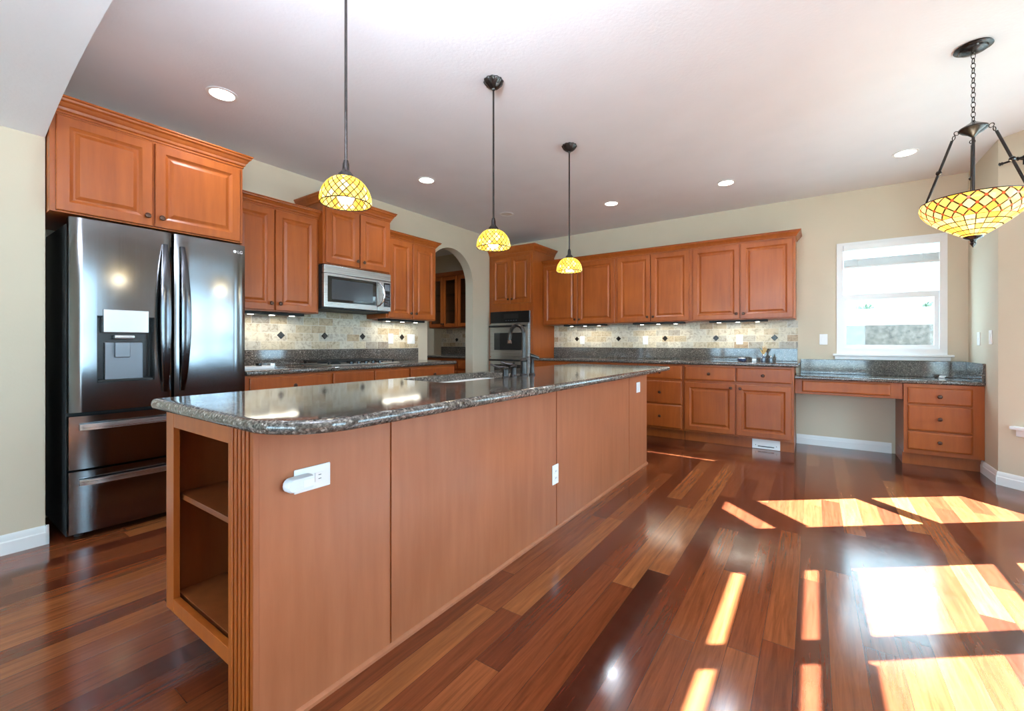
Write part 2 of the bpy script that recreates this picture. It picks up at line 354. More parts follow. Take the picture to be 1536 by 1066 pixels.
# header of the wide arched opening beside the camera
def arch_z(x):
    if x < -1.7: return 2.455 - 0.198 * (abs(x + 1.7) / 1.82) ** 2.4
    if x > 0.4: return 2.455 - 0.198 * ((x - 0.4) / 1.465) ** 2.4
    return 2.455
xs = [-3.52 + 5.385 * k / 48 for k in range(49)]
struct(G().prism([(x, arch_z(x)) for x in xs] + [(1.865, H), (-3.52, H)], 0.10, 0.49, 'Y').out('wall_arch_header', MCEIL, ang=25))

def wall_with_windows(name, length, wins, th=0.06, back=0.0):
    """wall in local XZ (x along, front face y=0, thickness towards +y); wins = [(s0, s1, z0, z1)]"""
    g = G(); s = 0.0
    for (a, b, z0, z1) in wins:
        g.box(s, a, 0, th, 0, H); g.box(a, b, 0, th, 0, z0); g.box(a, b, 0, th, z1, H); s = b
    g.box(s, length, 0, th, 0, H)
    return g.out(name, MWALL, flat=True)
def window(idx, s0, s1, glass, z0, z1, m, sill=True, depth=0.014):
    """frame with every glazed band [za, zb] in `glass`; s0..s1 is the clear glass width"""
    root = bpy.data.objects.new('window_%d' % idx, None); COL.objects.link(root); root.matrix_world = m; struct(root, 'white framed window')
    g = G(); g.box(s0 - 0.055, s0, 0.0, depth, z0, z1); g.box(s1, s1 + 0.055, 0.0, depth, z0, z1)
    z = z0
    for (a, b) in glass: g.box(s0, s1, 0, depth, z, a); z = b
    g.box(s0, s1, 0, depth, z, z1)
    g.out('window_frame', MTRIM, root, flat=True)
    for (a, b) in glass: G().box(s0, s1, 0.005, 0.007, a, b).out('window_pane', MGL, root, flat=True)
    if sill:
        g = G(); g.box(s0 - 0.13, s1 + 0.13, -0.055, 0.0, z0 - 0.022, z0 + 0.002, 0.006); g.box(s0 - 0.11, s1 + 0.11, -0.018, 0, z0 - 0.075, z0 - 0.022, 0.004)
        g.out('window_sill', MTRIM, root)
    return root
# 45 degree bay wall, local x runs from the return corner towards the right
m3 = Matrix.Translation((1.206, 4.957, 0)) @ Matrix.Rotation(-pi / 4, 4, 'Z')
Lb = 0.932
w = wall_with_windows('wall_bay', Lb, [(0.171, 0.722, 0.47, 2.24)]); w.matrix_world = m3; struct(w)
BAY_GLASS = [(0.53, 1.15), (1.24, 1.915), (2.075, 2.185)]
window(2, 0.226, 0.667, BAY_GLASS, 0.48, 2.24, m3)
# right wall X = 1.865: local x runs towards -Y
mr = Matrix.Translation((1.865, 4.298, 0)) @ Matrix.Rotation(-pi / 2, 4, 'Z')
yl = lambda y: 4.298 - y
wins = [(yl(4.036) - 0.055, yl(3.429) + 0.055, 0.47, 2.50), (yl(3.284) - 0.055, yl(2.677) + 0.055, 0.47, 2.50), (yl(1.35), yl(0.12), 0.47, 2.20)]
w = wall_with_windows('wall_right', 8.45, wins); w.matrix_world = mr; struct(w)
NG = [(0.53, 1.142), (1.242, 1.91), (2.056, 2.122), (2.382, 2.446)]
window(3, yl(4.036), yl(3.429), NG, 0.48, 2.50, mr); window(4, yl(3.284), yl(2.677), NG, 0.48, 2.50, mr)
window(5, yl(1.30), yl(0.17), [(0.53, 1.3), (1.36, 2.15)], 0.48, 2.20, mr)
# rear wall behind the camera with a wide window group
mb = Matrix.Translation((1.865, -4.05, 0)) @ Matrix.Rotation(pi, 4, 'Z')
w = wall_with_windows('wall_rear', 5.40, [(0.6, 4.7, 0.35, 2.30)], th=0.1); w.matrix_world = mb; struct(w)
for i, (a, b) in enumerate(((0.655, 1.93), (2.04, 3.26), (3.37, 4.645))): window(6 + i, a, b, [(0.42, 2.24)], 0.36, 2.30, mb, sill=False)
# window over the desk
W1 = bpy.data.objects.new('window_1', None); COL.objects.link(W1); struct(W1, 'white framed double hung window over the desk')
g = G(); yf, yk = YB - 0.012, YB + 0.07
g.box(0.207, 0.262, yf, yk, 1.0, 2.18); g.box(1.008, 1.063, yf, yk, 1.0, 2.18); g.box(0.262, 1.008, yf, yk, 2.15, 2.18); g.box(0.262, 1.008, yf, yk, 1.0, 1.06)
g.box(0.262, 1.008, YB + 0.02, yk, 1.575, 1.632)
g.box(0.262, 0.292, YB + 0.03, yk, 1.10, 1.575); g.box(0.978, 1.008, YB + 0.03, yk, 1.10, 1.575); g.box(0.262, 1.008, YB + 0.03, yk, 1.06, 1.10)
g.out('window_frame', MTRIM, W1, flat=True)
G().box(0.262, 1.008, YB + 0.05, YB + 0.054, 1.10, 2.15).out('window_pane', MGL, W1, flat=True)
g = G(); g.box(0.172, 1.105, YB - 0.055, YB - 0.012, 0.982, 1.004, 0.006); g.box(0.19, 1.085, YB - 0.02, YB, 0.945, 0.982, 0.004); g.out('window_sill', MTRIM, W1)

def baseboard(name, p0, p1, h=0.105, t=0.014):
    d = Vector((p1[0] - p0[0], p1[1] - p0[1], 0)); ln = d.length; g = G()
    prof = [(0, 0), (-t, 0), (-t, h * 0.62), (-t * 0.75, h * 0.68), (-t * 0.7, h * 0.86), (-t * 0.3, h), (0, h)]
    g.rings([[(0, y, z) for y, z in prof], [(ln, y, z) for y, z in prof]])
    o = g.out(name, MTRIM, ang=20); o.location = (p0[0], p0[1], 0); o.rotation_euler = (0, 0, math.atan2(d.y, d.x)); struct(o)
baseboard('baseboard_back', (-0.155, YB), (0.655, YB))
baseboard('baseboard_return', (1.206, 5.34), (1.206, 4.951))
baseboard('baseboard_bay', (1.206, 4.957), (1.865, 4.298))
baseboard('baseboard_right', (1.865, 4.298), (1.865, -4.05))
baseboard('baseboard_left_near', (-3.52, -4.05), (-3.52, 0.504))
baseboard('baseboard_left_end', (-3.506, 0.49), (-4.05, 0.49))
baseboard('baseboard_arch', (XL, 4.76), (XL, 5.12))

# ---------------------------------------------------------------- outside
g = G(); g.box(-30, 40, -30, 40, -0.5, -0.35)
struct(g.out('ground_outside', plain('pale_gravel', S(190, 186, 176), 0.9, var=0.15, vscale=6), flat=True))
MSID = plain('pale_siding', S(236, 236, 234), 0.8)
HS = thing('neighbor_house', 'white sided neighbouring house seen through the desk window', 'house', (1.0, 10.7, -0.35))
G().box(-7, 7.3, 0, 3, 0, 9.25).out('siding', MSID, HS, flat=True)
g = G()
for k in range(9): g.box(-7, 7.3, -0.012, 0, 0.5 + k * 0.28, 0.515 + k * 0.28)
g.out('siding_seam', plain('siding_seam_grey', S(205, 207, 208), 0.8), HS, flat=True)  # seam strips slightly greyer than the siding
g = G(); g.box(-2.3, -1.75, -0.03, 0, 1.5, 2.7); g.out('window', plain('far_window', S(120, 140, 158), 0.3), HS, flat=True)
FN = thing('porch_railing', 'white railing with posts outside the desk window', 'railing', (0.55, 8.6, -0.35))
g = G(); g.box(-1.6, 1.9, -0.02, 0.02, 1.30, 1.36); g.out('rail', MTRIM, FN, flat=True)
g = G(); g.box(-1.6, 1.9, -0.03, 0.03, 1.75, 2.0); g.out('beam', MTRIM, FN, flat=True)
for x in (-0.12, 0.42, 1.5): G().box(x - 0.03, x + 0.03, -0.02, 0.02, 0, 1.30).out('post', MTRIM, FN, flat=True)
tag(G().box(-1.3, 3.2, 9.2, 9.35, -0.35, 1.42).out('screen_fence', plain('grey_fence', S(72, 64, 58), 0.8, var=0.6, vscale=16), flat=True), 'blue grey fence behind the white railing outside', 'fence')
def bush(name, c, r, label):
    g = G(); rnd = random.Random(int(c[0] * 100))
    for k in range(260):
        a, b, q = rnd.uniform(0, 2 * pi), rnd.uniform(-1, 1), rnd.uniform(0.55, 1.0)
        h = math.sqrt(1 - b * b); p = Vector(c) + Vector((cos(a) * h, sin(a) * h, b * 0.85)) * r * q
        u = Vector((rnd.uniform(-1, 1), rnd.uniform(-1, 1), rnd.uniform(-1, 1))).normalized() * 0.035; w_ = u.orthogonal().normalized() * 0.022
        g.bm.faces.new([g.bm.verts.new(x) for x in (p - u, p + w_, p + u, p - w_)])
    tag(g.out(name, plain('leaf_green', S(76, 92, 66), 0.7, var=0.3, vscale=9), flat=True), label, 'shrub')
bush('shrub', (0.72, 9.45, 1.62), 0.2, 'small green shrub behind the middle of the outdoor fence')
bush('shrub', (1.62, 9.45, 1.62), 0.22, 'pale green shrub at the right edge of the desk window')

# ================================================================ CABINETS
def knob_mesh():
    g = G(); g.lathe([(0.006, 0.0), (0.006, 0.010), (0.009, 0.013), (0.0155, 0.019), (0.0165, 0.023), (0.013, 0.028), (0.004, 0.030)], n=16, axis='Y')
    o = g.out('knob', MKN); me = o.data; bpy.data.objects.remove(o); return me
KNOB = knob_mesh()
T = 0.02
def door(parent, x0, x1, z0, z1, yf, knob=None, mat=None, name='door', glass=False, st=0.058):
    mat = mat or MW
    if not glass:
        o = G().panel(x0, x1, z0, z1, yf, [(0, yf - T + 0.004), (0.004, yf - T), (st - 0.006, yf - T), (st, yf - T + 0.005), (st + 0.010, yf - T + 0.010), (st + 0.018, yf - T + 0.010), (st + 0.036, yf - T + 0.002), (st + 0.037, yf - T + 0.002)]).out(name, mat, parent, ang=14)
    else:
        g = G()
        for b in ((x0, x0 + st, z0, z1), (x1 - st, x1, z0, z1), (x0 + st, x1 - st, z0, z0 + st), (x0 + st, x1 - st, z1 - st, z1)): g.box(b[0], b[1], yf - T, yf, b[2], b[3], 0.003)
        o = g.out(name, mat, parent)
        G().box(x0 + st, x1 - st, yf - 0.010, yf - 0.006, z0 + st, z1 - st).out('door_glass', MGLC, o, flat=True)
    if knob: part('knob', KNOB, o, (knob[0], yf - T, knob[1]))
    return o
def drawer(parent, x0, x1, z0, z1, yf, mat=None, knob=True):
    o = G().panel(x0, x1, z0, z1, yf, [(0, yf - T + 0.006), (0.003, yf - T + 0.003), (0.012, yf - T), (0.013, yf - T)]).out('drawer', mat or MW, parent, ang=14)
    if knob: part('knob', KNOB, o, ((x0 + x1) / 2, yf - T, (z0 + z1) / 2))
    return o
def crown(parent, w, depth, z0, z1, pr=0.052, left=True, right=True):
    hh = z1 - z0
    prof = [(0.0, 0.0), (0.006, 0.0), (0.006, hh * 0.12), (0.014, hh * 0.2), (0.018, hh * 0.36), (0.024, hh * 0.44), (pr * 0.62, hh * 0.62), (pr * 0.82, hh * 0.72), (pr * 0.86, hh * 0.84), (pr, hh * 0.9), (pr, hh), (0.0, hh)]
    R = []
    for o_, z in prof:
        l = -o_ if left else 0.0; r = w + o_ if right else w
        R.append([(l, 0, z0 + z), (l, -depth - o_, z0 + z), (r, -depth - o_, z0 + z), (r, 0, z0 + z)])
    return G().rings(R).out('crown_moulding', MW, parent, ang=18)
def cabinet(name, label, loc, rz, w, depth, z0, z1, toe=0.0, group=None, mat=None):
    t = thing(name, label, 'cabinet', loc, rz, group)
    g = G()
    g.box(0, w, -depth, -0.002, z0, z1, 0.002)
    if toe: g.box(0.0, w, -depth + 0.075, -0.002, 0.0, z0)
    g.out('carcass', mat or MW, t)
    return t
R90 = pi / 2
UP0, UP1 = 1.383, 2.25
# ---- back wall uppers
def upper_pair(label, x0, x1, wall_rot, base, zt=UP1, z0=UP0, dep=0.33, split=None, knobs='mid', lft=False, rgt=False, ct=0.062, group='matching two-door upper cabinets'):
    w = x1 - x0
    t = cabinet('upper_cabinet', label, base, wall_rot, w, dep, z0, zt, group=group)
    sp = split if split is not None else w / 2; kz = z0 + 0.065
    door(t, 0.022, sp - 0.006, z0 + 0.008, zt - 0.02, -dep, (sp - 0.036, kz)); door(t, sp + 0.006, w - 0.022, z0 + 0.008, zt - 0.02, -dep, (sp + 0.036, kz))
    crown(t, w, dep, zt - 0.004, zt + ct, left=lft, right=rgt)
    return t
upper_pair('two-door reddish wood upper cabinet beside the tall oven cabinet', -3.268, -2.142, 0, (-3.268, YB, 0), split=0.567)
upper_pair('middle two-door wood upper cabinet on the back wall', -2.142, -1.205, 0, (-2.142, YB, 0), split=0.457)
upper_pair('widest two-door wood upper cabinet at the right end, nearest the window', -1.205, -0.155, 0, (-1.205, YB, 0), split=0.526, rgt=True)
# ---- tall oven cabinet
OC = cabinet('oven_cabinet', 'tall wood cabinet housing the wall oven in the corner', (-4.045, YB, 0), 0, 0.78, 0.61, 0.11, 2.43, toe=0.1)
door(OC, 0.07, 0.40, 1.70, 2.37, -0.61, (0.37, 1.76)); door(OC, 0.408, 0.745, 1.70, 2.37, -0.61, (0.438, 1.76))
drawer(OC, 0.05, 0.745, 0.14, 0.50, -0.61); crown(OC, 0.78, 0.61, 2.426, 2.52, pr=0.06, left=False)
OV = thing('wall_oven', 'stainless double wall oven with black control panel in the tall cabinet', 'oven', (-4.045, YB, 0), 0)
g = G(); g.box(0.045, 0.74, -0.632, -0.612, 0.53, 1.585, 0.003); g.out('oven_body', MSS, OV)
cpn = G().box(0.047, 0.738, -0.65, -0.633, 1.415, 1.583, 0.006).out('control_panel', MBK, OV)
g = G(); g.box(0.30, 0.56, -0.6525, -0.6502, 1.475, 1.545); g.out('display', MDG, cpn, flat=True)
for k in range(5): G().box(0.33 + k * 0.045, 0.352 + k * 0.045, -0.654, -0.6526, 1.445, 1.453).out('button', MGREY, cpn, flat=True)
d1 = G().box(0.05, 0.735, -0.662, -0.633, 0.925, 1.405, 0.005).out('oven_door', MSS, OV)
G().box(0.13, 0.655, -0.6655, -0.6622, 1.02, 1.27, 0.002).out('oven_window', MDG, d1)
g = G(); g.tube([(0.08, -0.715, 1.365), (0.705, -0.715, 1.365)], 0.013, 12); g.box(0.10, 0.125, -0.715, -0.662, 1.355, 1.375); g.box(0.66, 0.685, -0.715, -0.662, 1.355, 1.375); g.out('handle', MBKM, d1)
d2 = G().box(0.05, 0.735, -0.662, -0.633, 0.54, 0.915, 0.005).out('oven_door', MSS, OV)
G().box(0.13, 0.655, -0.6655, -0.6622, 0.60, 0.81, 0.002).out('oven_window', MDG, d2)
g = G(); g.tube([(0.08, -0.715, 0.872), (0.705, -0.715, 0.872)], 0.013, 12); g.box(0.10, 0.125, -0.715, -0.662, 0.862, 0.882); g.box(0.66, 0.685, -0.715, -0.662, 0.862, 0.882); g.out('handle', MBKM, d2)
# ---- back wall base units
BD = 0.61
def base_doors(label, x0, x1, split, drawers=True):
    w = x1 - x0
    t = cabinet('base_cabinet', label, (x0, YB, 0), 0, w, BD, 0.115, 0.874, toe=0.1)
    door(t, 0.018, split - 0.006, 0.135, 0.675, -BD, (split - 0.045, 0.635)); door(t, split + 0.006, w - 0.02, 0.135, 0.675, -BD, (split + 0.045, 0.635))
    drawer(t, 0.018, split - 0.006, 0.705, 0.855, -BD); drawer(t, split + 0.006, w - 0.02, 0.705, 0.855, -BD)
    return t
base_doors('wood base cabinet with two doors and two top drawers at the right end', -1.226, -0.16, 0.54)
def base_drawers(label, loc, rz, w, zs, dep=BD, top=0.874, m=0.018, rs=0.012, kind='base_cabinet', toe=0.1):
    t = cabinet(kind, label, loc, rz, w, dep, 0.115, top, toe=toe)
    for a, b in zs: drawer(t, m, w - rs, a, b, -dep)
    return t
base_drawers('three-drawer wood base cabinet beyond the far end of the island', (-1.75, YB, 0), 0, 0.52, [(0.135, 0.40), (0.415, 0.675), (0.705, 0.855)])
base_doors('wood base cabinet behind the island next to the oven', -3.26, -1.755, 0.75)
# floor register in the toe kick
V = thing('floor_register', 'white metal vent grille set in the toe kick', 'vent', (-0.41, YB - BD + 0.075, 0), 0)
G().box(-0.128, 0.128, -0.008, -0.001, 0.003, 0.108, 0.002).out('vent_plate', MTRIM, V)
G().box(-0.075, 0.075, -0.0095, -0.0082, 0.024, 0.034).out('vent_slot', MBK, V, flat=True)
for x in (-0.095, 0.095): G().lathe([(0.004, 0.0), (0.004, 0.002)], (x, -0.008, 0.04), 10, 'Y').out('screw', MBKM, V)

# ---- counter with eased edge
def slab(outline, z0, z1, r, hole=None):
    """outline CCW; rounded front edge by insetting the top/bottom rings"""
    n = len(outline); P = [Vector((p[0], p[1])) for p in outline]; nor = []
    for i in range(n):
        a = (P[i] - P[i - 1]).normalized(); b = (P[(i + 1) % n] - P[i]).normalized()
        na, nb = Vector((a.y, -a.x)), Vector((b.y, -b.x)); m = (na + nb)
        m = m / max(1e-6, m.dot(na)); nor.append(m)
    def ring(ins, z): return [(P[i].x - nor[i].x * ins, P[i].y - nor[i].y * ins, z) for i in range(n)]
    g = G(); R = []
    for k in range(5): a = pi / 2 * k / 4; R.append(ring(r * (1 - sin(a)), z0 + r * (1 - cos(a))))
    for k in range(5): a = pi / 2 * k / 4; R.append(ring(r * (1 - cos(a)), z1 - r * (1 - sin(a))))
    if not hole: return g.rings(R)
    V = [[g.bm.verts.new(p) for p in q] for q in R]
    for i in range(len(V) - 1):
        for j in range(n): g.bm.faces.new((V[i][j], V[i][(j + 1) % n], V[i + 1][(j + 1) % n], V[i + 1][j]))
    hb = [g.bm.verts.new((p[0], p[1], z0)) for p in hole]; ht = [g.bm.verts.new((p[0], p[1], z1)) for p in hole]; m_ = len(hole)
    for j in range(m_): g.bm.faces.new((hb[j], ht[j], ht[(j + 1) % m_], hb[(j + 1) % m_]))
    for rv, hv in ((V[-1], ht), (V[0], hb)):
        es = [g.bm.edges.get((rv[j], rv[(j + 1) % n])) for j in range(n)] + [g.bm.edges.get((hv[j], hv[(j + 1) % m_])) for j in range(m_)]
        bmesh.ops.triangle_fill(g.bm, edges=es, use_beauty=True, use_dissolve=False)
    return g
def rrect(x0, x1, y0, y1, rs):
    """rs radii: (x0y0, x1y0, x1y1, x0y1)"""
    out = []
    for (cx, cy, a0), r in zip(((x0, y0, pi), (x1, y0, 1.5 * pi), (x1, y1, 0), (x0, y1, 0.5 * pi)), rs):
        sx = 1 if cx == x0 else -1; sy = 1 if cy == y0 else -1
        if r < 1e-4: out.append((cx, cy)); continue
        k = 12 if r > 0.1 else 4
        for i in range(k + 1):
            a = a0 + pi / 2 * i / k; out.append((cx + sx * r + r * cos(a), cy + sy * r + r * sin(a)))
    return out
ct = thing('countertop', 'long dark granite countertop along the back wall below the tile', 'countertop', (0, 0, 0), 0)
slab(rrect(-3.262, -0.118, 5.105, YB - 0.001, (0, 0.01, 0, 0)), 0.876, 0.914, 0.016).out('counter_slab', MG, ct, ang=50)
G().box(-3.262, -0.145, YB - 0.022, YB - 0.001, 0.9145, 1.057, 0.003).out('splash_strip', MG, ct)
ts = tag(G().box(-3.262, -0.141, YB - 0.010, YB - 0.001, 1.058, UP0 - 0.001).out('tile_backsplash', MT, flat=True), 'beige travertine tile backsplash on the back wall', 'backsplash')
def accent(parent, p, rot):
    g = G(); r = 0.036
    q = [(0, -r), (r, 0), (0, r), (-r, 0)]; qi = [(a * 0.86, b * 0.86) for a, b in q]
    g.rings([[(a, 0, b) for a, b in q], [(a, -0.003, b) for a, b in q], [(a, -0.006, b) for a, b in qi]])
    o = g.out('accent_tile', MACC, parent, flat=True); o.location = p; o.rotation_euler = (0, 0, rot); return o
for x in (-2.877, -2.236, -1.60, -0.985, -0.366): accent(ts, (x, YB - 0.010, 1.181), 0)
# ---- outlets and switches
def plate(name, label, cat, loc, rz, w=0.072, h=0.116, kind='duplex', group=None, horiz=False):
    t = thing(name, label, cat, loc, rz, group)
    if horiz: w, h = h, w
    G().box(-w / 2, w / 2, -0.006, -0.0005, -h / 2, h / 2, 0.003).out('cover_plate', MPL, t)
    if kind == 'duplex':
        for q in (-1, 1):
            g = G()
            cx, cz = (q * 0.02, 0) if horiz else (0, q * 0.02)
            g.box(cx - 0.0145, cx + 0.0145, -0.0085, -0.006, cz - 0.0145, cz + 0.0145, 0.001)
            so_ = g.out('socket', MPL, t)
            for e in (-1, 1):
                s = G()
                if horiz: s.box(cx - 0.004, cx + 0.005, -0.0092, -0.0086, cz + e * 0.006 - 0.001, cz + e * 0.006 + 0.001)
                else: s.box(cx + e * 0.006 - 0.001, cx + e * 0.006 + 0.001, -0.0092, -0.0086, cz - 0.004, cz + 0.005)
                s.out('slot', MSLOT, so_, flat=True)
    elif kind == 'rocker':
        k = max(1, round(w / 0.072)) if not horiz else 1
        for i in range(k):
            cx = (i - (k - 1) / 2) * 0.046; G().box(cx - 0.0165, cx + 0.0165, -0.0105, -0.006, -0.033, 0.033, 0.002).out('rocker', MPL, t)
    else:
        G().box(-0.008, 0.008, -0.0085, -0.006, -0.008, 0.008, 0.001).out('jack', MPL, t)
    return t
plate('wall_outlet', 'white outlet on the tile nearest the oven cabinet', 'outlet', (-2.79, YB - 0.010, 1.163), 0)
plate('wall_outlet', 'white outlet in the middle of the back tile', 'outlet', (-1.859, YB - 0.010, 1.158), 0)
plate('wall_outlet', 'white outlet on the back tile above the small dish', 'outlet', (-0.726, YB - 0.010, 1.162), 0)
plate('wall_jack', 'white wall plate on bare wall left of the desk window', 'wall plate', (0.092, YB, 1.158), 0, kind='rocker')
plate('light_switch', 'white switch plate on the narrow return wall, near the desk', 'switch', (1.206, 5.43, 1.155), -R90, kind='jack')
plate('light_switch', 'white switch plate on the return wall, nearer the bay corner', 'switch', (1.206, 5.12, 1.165), -R90, kind='rocker')
# ---- under cabinet lights
def ucl(label, loc, rz, w):
    t = thing('under_cabinet_light', label, 'light', loc, rz, 'under-cabinet light bars')
    G().box(0, w, -0.10, 0, -0.022, 0.0, 0.002).out('light_housing', MBKM, t)
    n = 3
    for k in range(n):
        cx = w * (k + 0.5) / n; G().lathe([(0.022, 0.0), (0.022, 0.003)], (cx, -0.05, -0.0255), 14).out('lens', MUCL, t)
    d = bpy.data.lights.new('under_cabinet_glow', 'AREA'); d.shape = 'RECTANGLE'; d.size = w * 0.9; d.size_y = 0.05; d.energy = 1.8 * w; d.color = (1.0, 0.92, 0.76)
    o = bpy.data.objects.new('under_cabinet_glow', d); COL.objects.link(o); o.parent = t; o.location = (w / 2, -0.05, -0.032)
ucl('light bar under the upper cabinet beside the oven', (-2.97, YB - 0.15, UP0), 0, 0.63)
ucl('light bar under the middle back-wall upper cabinet', (-1.95, YB - 0.15, UP0), 0, 0.64)
ucl('light bar under the widest upper cabinet near the window', (-1.02, YB - 0.15, UP0), 0, 0.60)

# ---- desk
DK = 0.478
dc = base_drawers('wood desk cabinet with three drawers right of the knee space', (0.685, YB, 0), 0, 0.52, [(0.155, 0.318), (0.33, 0.555), (0.57, 0.715)][::1], dep=DK, top=0.748, m=0.028, rs=0.075, kind='desk_cabinet')
da = thing('desk_apron', 'shallow wood apron drawer under the desk top', 'drawer', (-0.155, YB, 0), 0)
G().box(0, 0.838, -DK + 0.02, -DK + 0.045, 0.60, 0.748, 0.002).out('apron_rail', MW, da)
drawer(da, 0.06, 0.75, 0.625, 0.735, -DK + 0.02, knob=False)
dt = thing('desk_countertop', 'lower dark granite desk top below the window', 'countertop', (0, 0, 0), 0)
slab(rrect(-0.158, 1.205, 5.245, YB - 0.001, (0, 0, 0, 0)), 0.75, 0.786, 0.014).out('counter_slab', MG, dt, ang=50)
g = G(); g.box(-0.116, 1.205, YB - 0.022, YB - 0.001, 0.7865, 0.942, 0.003); g.out('splash_strip', MG, dt)
G().box(1.184, 1.205, 5.25, YB - 0.0225, 0.7865, 0.942, 0.003).out('splash_strip', MG, dt)
g = G(); g.box(-0.02, 0.02, -0.012, 0.012, 0, 0.012, 0.003); g.box(-0.016, 0.03, 0.0, 0.016, 0.012, 0.024, 0.003)
o = g.out('cord_clip', MPL); o.location = (1.0, 5.62, 0.7865); tag(o, 'small white plastic clip lying on the desk top', 'clip')

# ---- blind in the desk window
BL = thing('window_blind', 'white slatted blind raised to the top of the desk window', 'blind', (0.635, YB, 0), 0)
G().box(-0.372, 0.372, -0.045, 0.012, 2.09, 2.148, 0.004).out('headrail', MTRIM, BL)
for k in range(9): G().box(-0.368, 0.368, -0.038, 0.008, 1.925 + k * 0.0085, 1.9285 + k * 0.0085).out('slat', MTRIM, BL, flat=True)
G().box(-0.368, 0.368, -0.04, 0.01, 1.905, 1.922, 0.003).out('bottom_rail', MTRIM, BL)
for x in (-0.25, 0.0, 0.25): G().tube([(x, -0.041, 2.095), (x, -0.041, 1.915)], 0.0025, 6).out('cord', MTRIM, BL)
for nm, mm, s0, s1, a, b in (('bay', m3, 0.226, 0.667, 1.915, 2.075), ('nook', mr, yl(4.036), yl(3.429), 1.91, 2.056), ('nook', mr, yl(3.284), yl(2.677), 1.91, 2.056)):
    bl = thing('window_blind', {'bay': 'white blind stack in the angled bay window', 'nook': 'white blind stack in the nook side window'}[nm], 'blind')
    bl.matrix_world = mm; bl['group'] = 'breakfast nook blinds'
    g = G(); z = a + 0.004
    while z < b - 0.004: g.box(s0 + 0.004, s1 - 0.004, 0.016, 0.044, z, z + 0.006); z += 0.0105
    g.out('slat', MTRIM, bl, flat=True)
# curtain rod on the bay wall
CR = thing('curtain_rod', 'dark bronze curtain rod at the right edge of the picture', 'curtain rod', (0, 0, 0)); CR.matrix_world = m3
zr = 2.50
G().tube([(0.06, -0.075, zr), (0.88, -0.075, zr)], 0.008, 12).out('rod', MBR, CR)
G().lathe([(0.008, 0), (0.014, 0.006), (0.009, 0.012), (0.013, 0.02), (0.006, 0.03), (0.001, 0.034)], (0, 0, 0), 12, 'X').out('finial', MBR, CR).location = (0.05, -0.075, zr)
for x in (0.16, 0.80): g = G(); g.tube([(x, -0.075, zr), (x, -0.003, zr)], 0.006, 8); g.box(x - 0.012, x + 0.012, -0.006, -0.001, zr - 0.035, zr + 0.035, 0.002); g.torus((x, -0.075, zr), 0.011, 0.005, Matrix.Rotation(pi / 2, 3, 'Y'), 12, 6); g.out('bracket', MBR, CR)

# ---- small things on the back counter
RD = thing('flower_bottle', 'small clear bottle holding dried tan flowers on the back counter', 'bottle', (-0.455, YB - 0.30, 0.9145))
G().lathe([(0.022, 0), (0.026, 0.004), (0.026, 0.04), (0.012, 0.055), (0.011, 0.072)], n=16).out('bottle', plain('smoky_glass', S(90, 96, 110), 0.08, spec=0.8), RD)
G().lathe([(0.012, 0.066), (0.013, 0.08), (0.009, 0.082)], n=12).out('collar', MCH, RD)
rn = random.Random(3)
MTAN = plain('dried_flower', S(206, 170, 116), 0.8, var=0.2, vscale=60); MDK = plain('dried_leaf', S(96, 96, 66), 0.8)
for k in range(9):
    a = rn.uniform(0, 6.28); r = rn.uniform(0.02, 0.045); h = rn.uniform(0.13, 0.185)
    G().tube([(0, 0, 0.075), (r * cos(a) * 0.4, r * sin(a) * 0.4, 0.075 + (h - 0.075) * 0.45), (r * cos(a), r * sin(a), h)], [0.0025, 0.008, 0.0015], 6).out('stem', MTAN if k % 3 else MDK, RD)
B2 = thing('small_bottle', 'tiny clear bottle with silver cap right of the dried flowers', 'bottle', (-0.385, YB - 0.30, 0.9145))
G().lathe([(0.016, 0), (0.019, 0.003), (0.019, 0.035), (0.008, 0.048)], n=16).out('bottle', plain('clear_grey', S(110, 116, 126), 0.08, spec=0.8), B2)
G().lathe([(0.008, 0.046), (0.009, 0.072), (0.007, 0.074)], n=12).out('cap', MCH, B2)
D1 = thing('small_dish', 'small round dark blue dish with white top on the back counter', 'dish', (-0.665, YB - 0.30, 0.9145))
G().lathe([(0.03, 0), (0.044, 0.004), (0.046, 0.022), (0.040, 0.03)], n=20).out('bowl', plain('dark_blue', S(50, 60, 88), 0.2), D1)
G().lathe([(0.036, 0.026), (0.034, 0.036), (0.01, 0.038)], n=20).out('soap', MPL, D1)
tag(G().box(-0.02, 0.02, -0.014, 0.014, 0, 0.03, 0.003).out('small_box', MPL), 'tiny white box between the dish and the bottles', 'box').location = (-0.545, YB - 0.28, 0.9145)

# ================================================================ LEFT WALL (local +x -> world +Y, front faces world +X)
def LW(y): return (XL, y, 0)
upper_pair('two-door wood upper cabinet between the refrigerator and microwave', 1.468, 2.212, R90, LW(1.468), split=0.351, zt=2.25)
upper_pair('two-door wood upper cabinet between the microwave and the arch', 2.963, 3.688, R90, LW(2.963), split=0.356, zt=2.25, rgt=True)
mc = upper_pair('short raised wood cabinet with tall crown above the microwave', 2.212, 2.962, R90, LW(2.212), zt=2.385, z0=1.838, dep=0.40, lft=True, rgt=True, ct=0.085, group='cabinets over the appliances')
fc = upper_pair('deep wood cabinet mounted over the refrigerator', 0.475, 1.44, R90, LW(0.495), zt=2.395, z0=1.842, dep=0.61, split=0.448, rgt=True, ct=0.083, group='cabinets over the appliances')
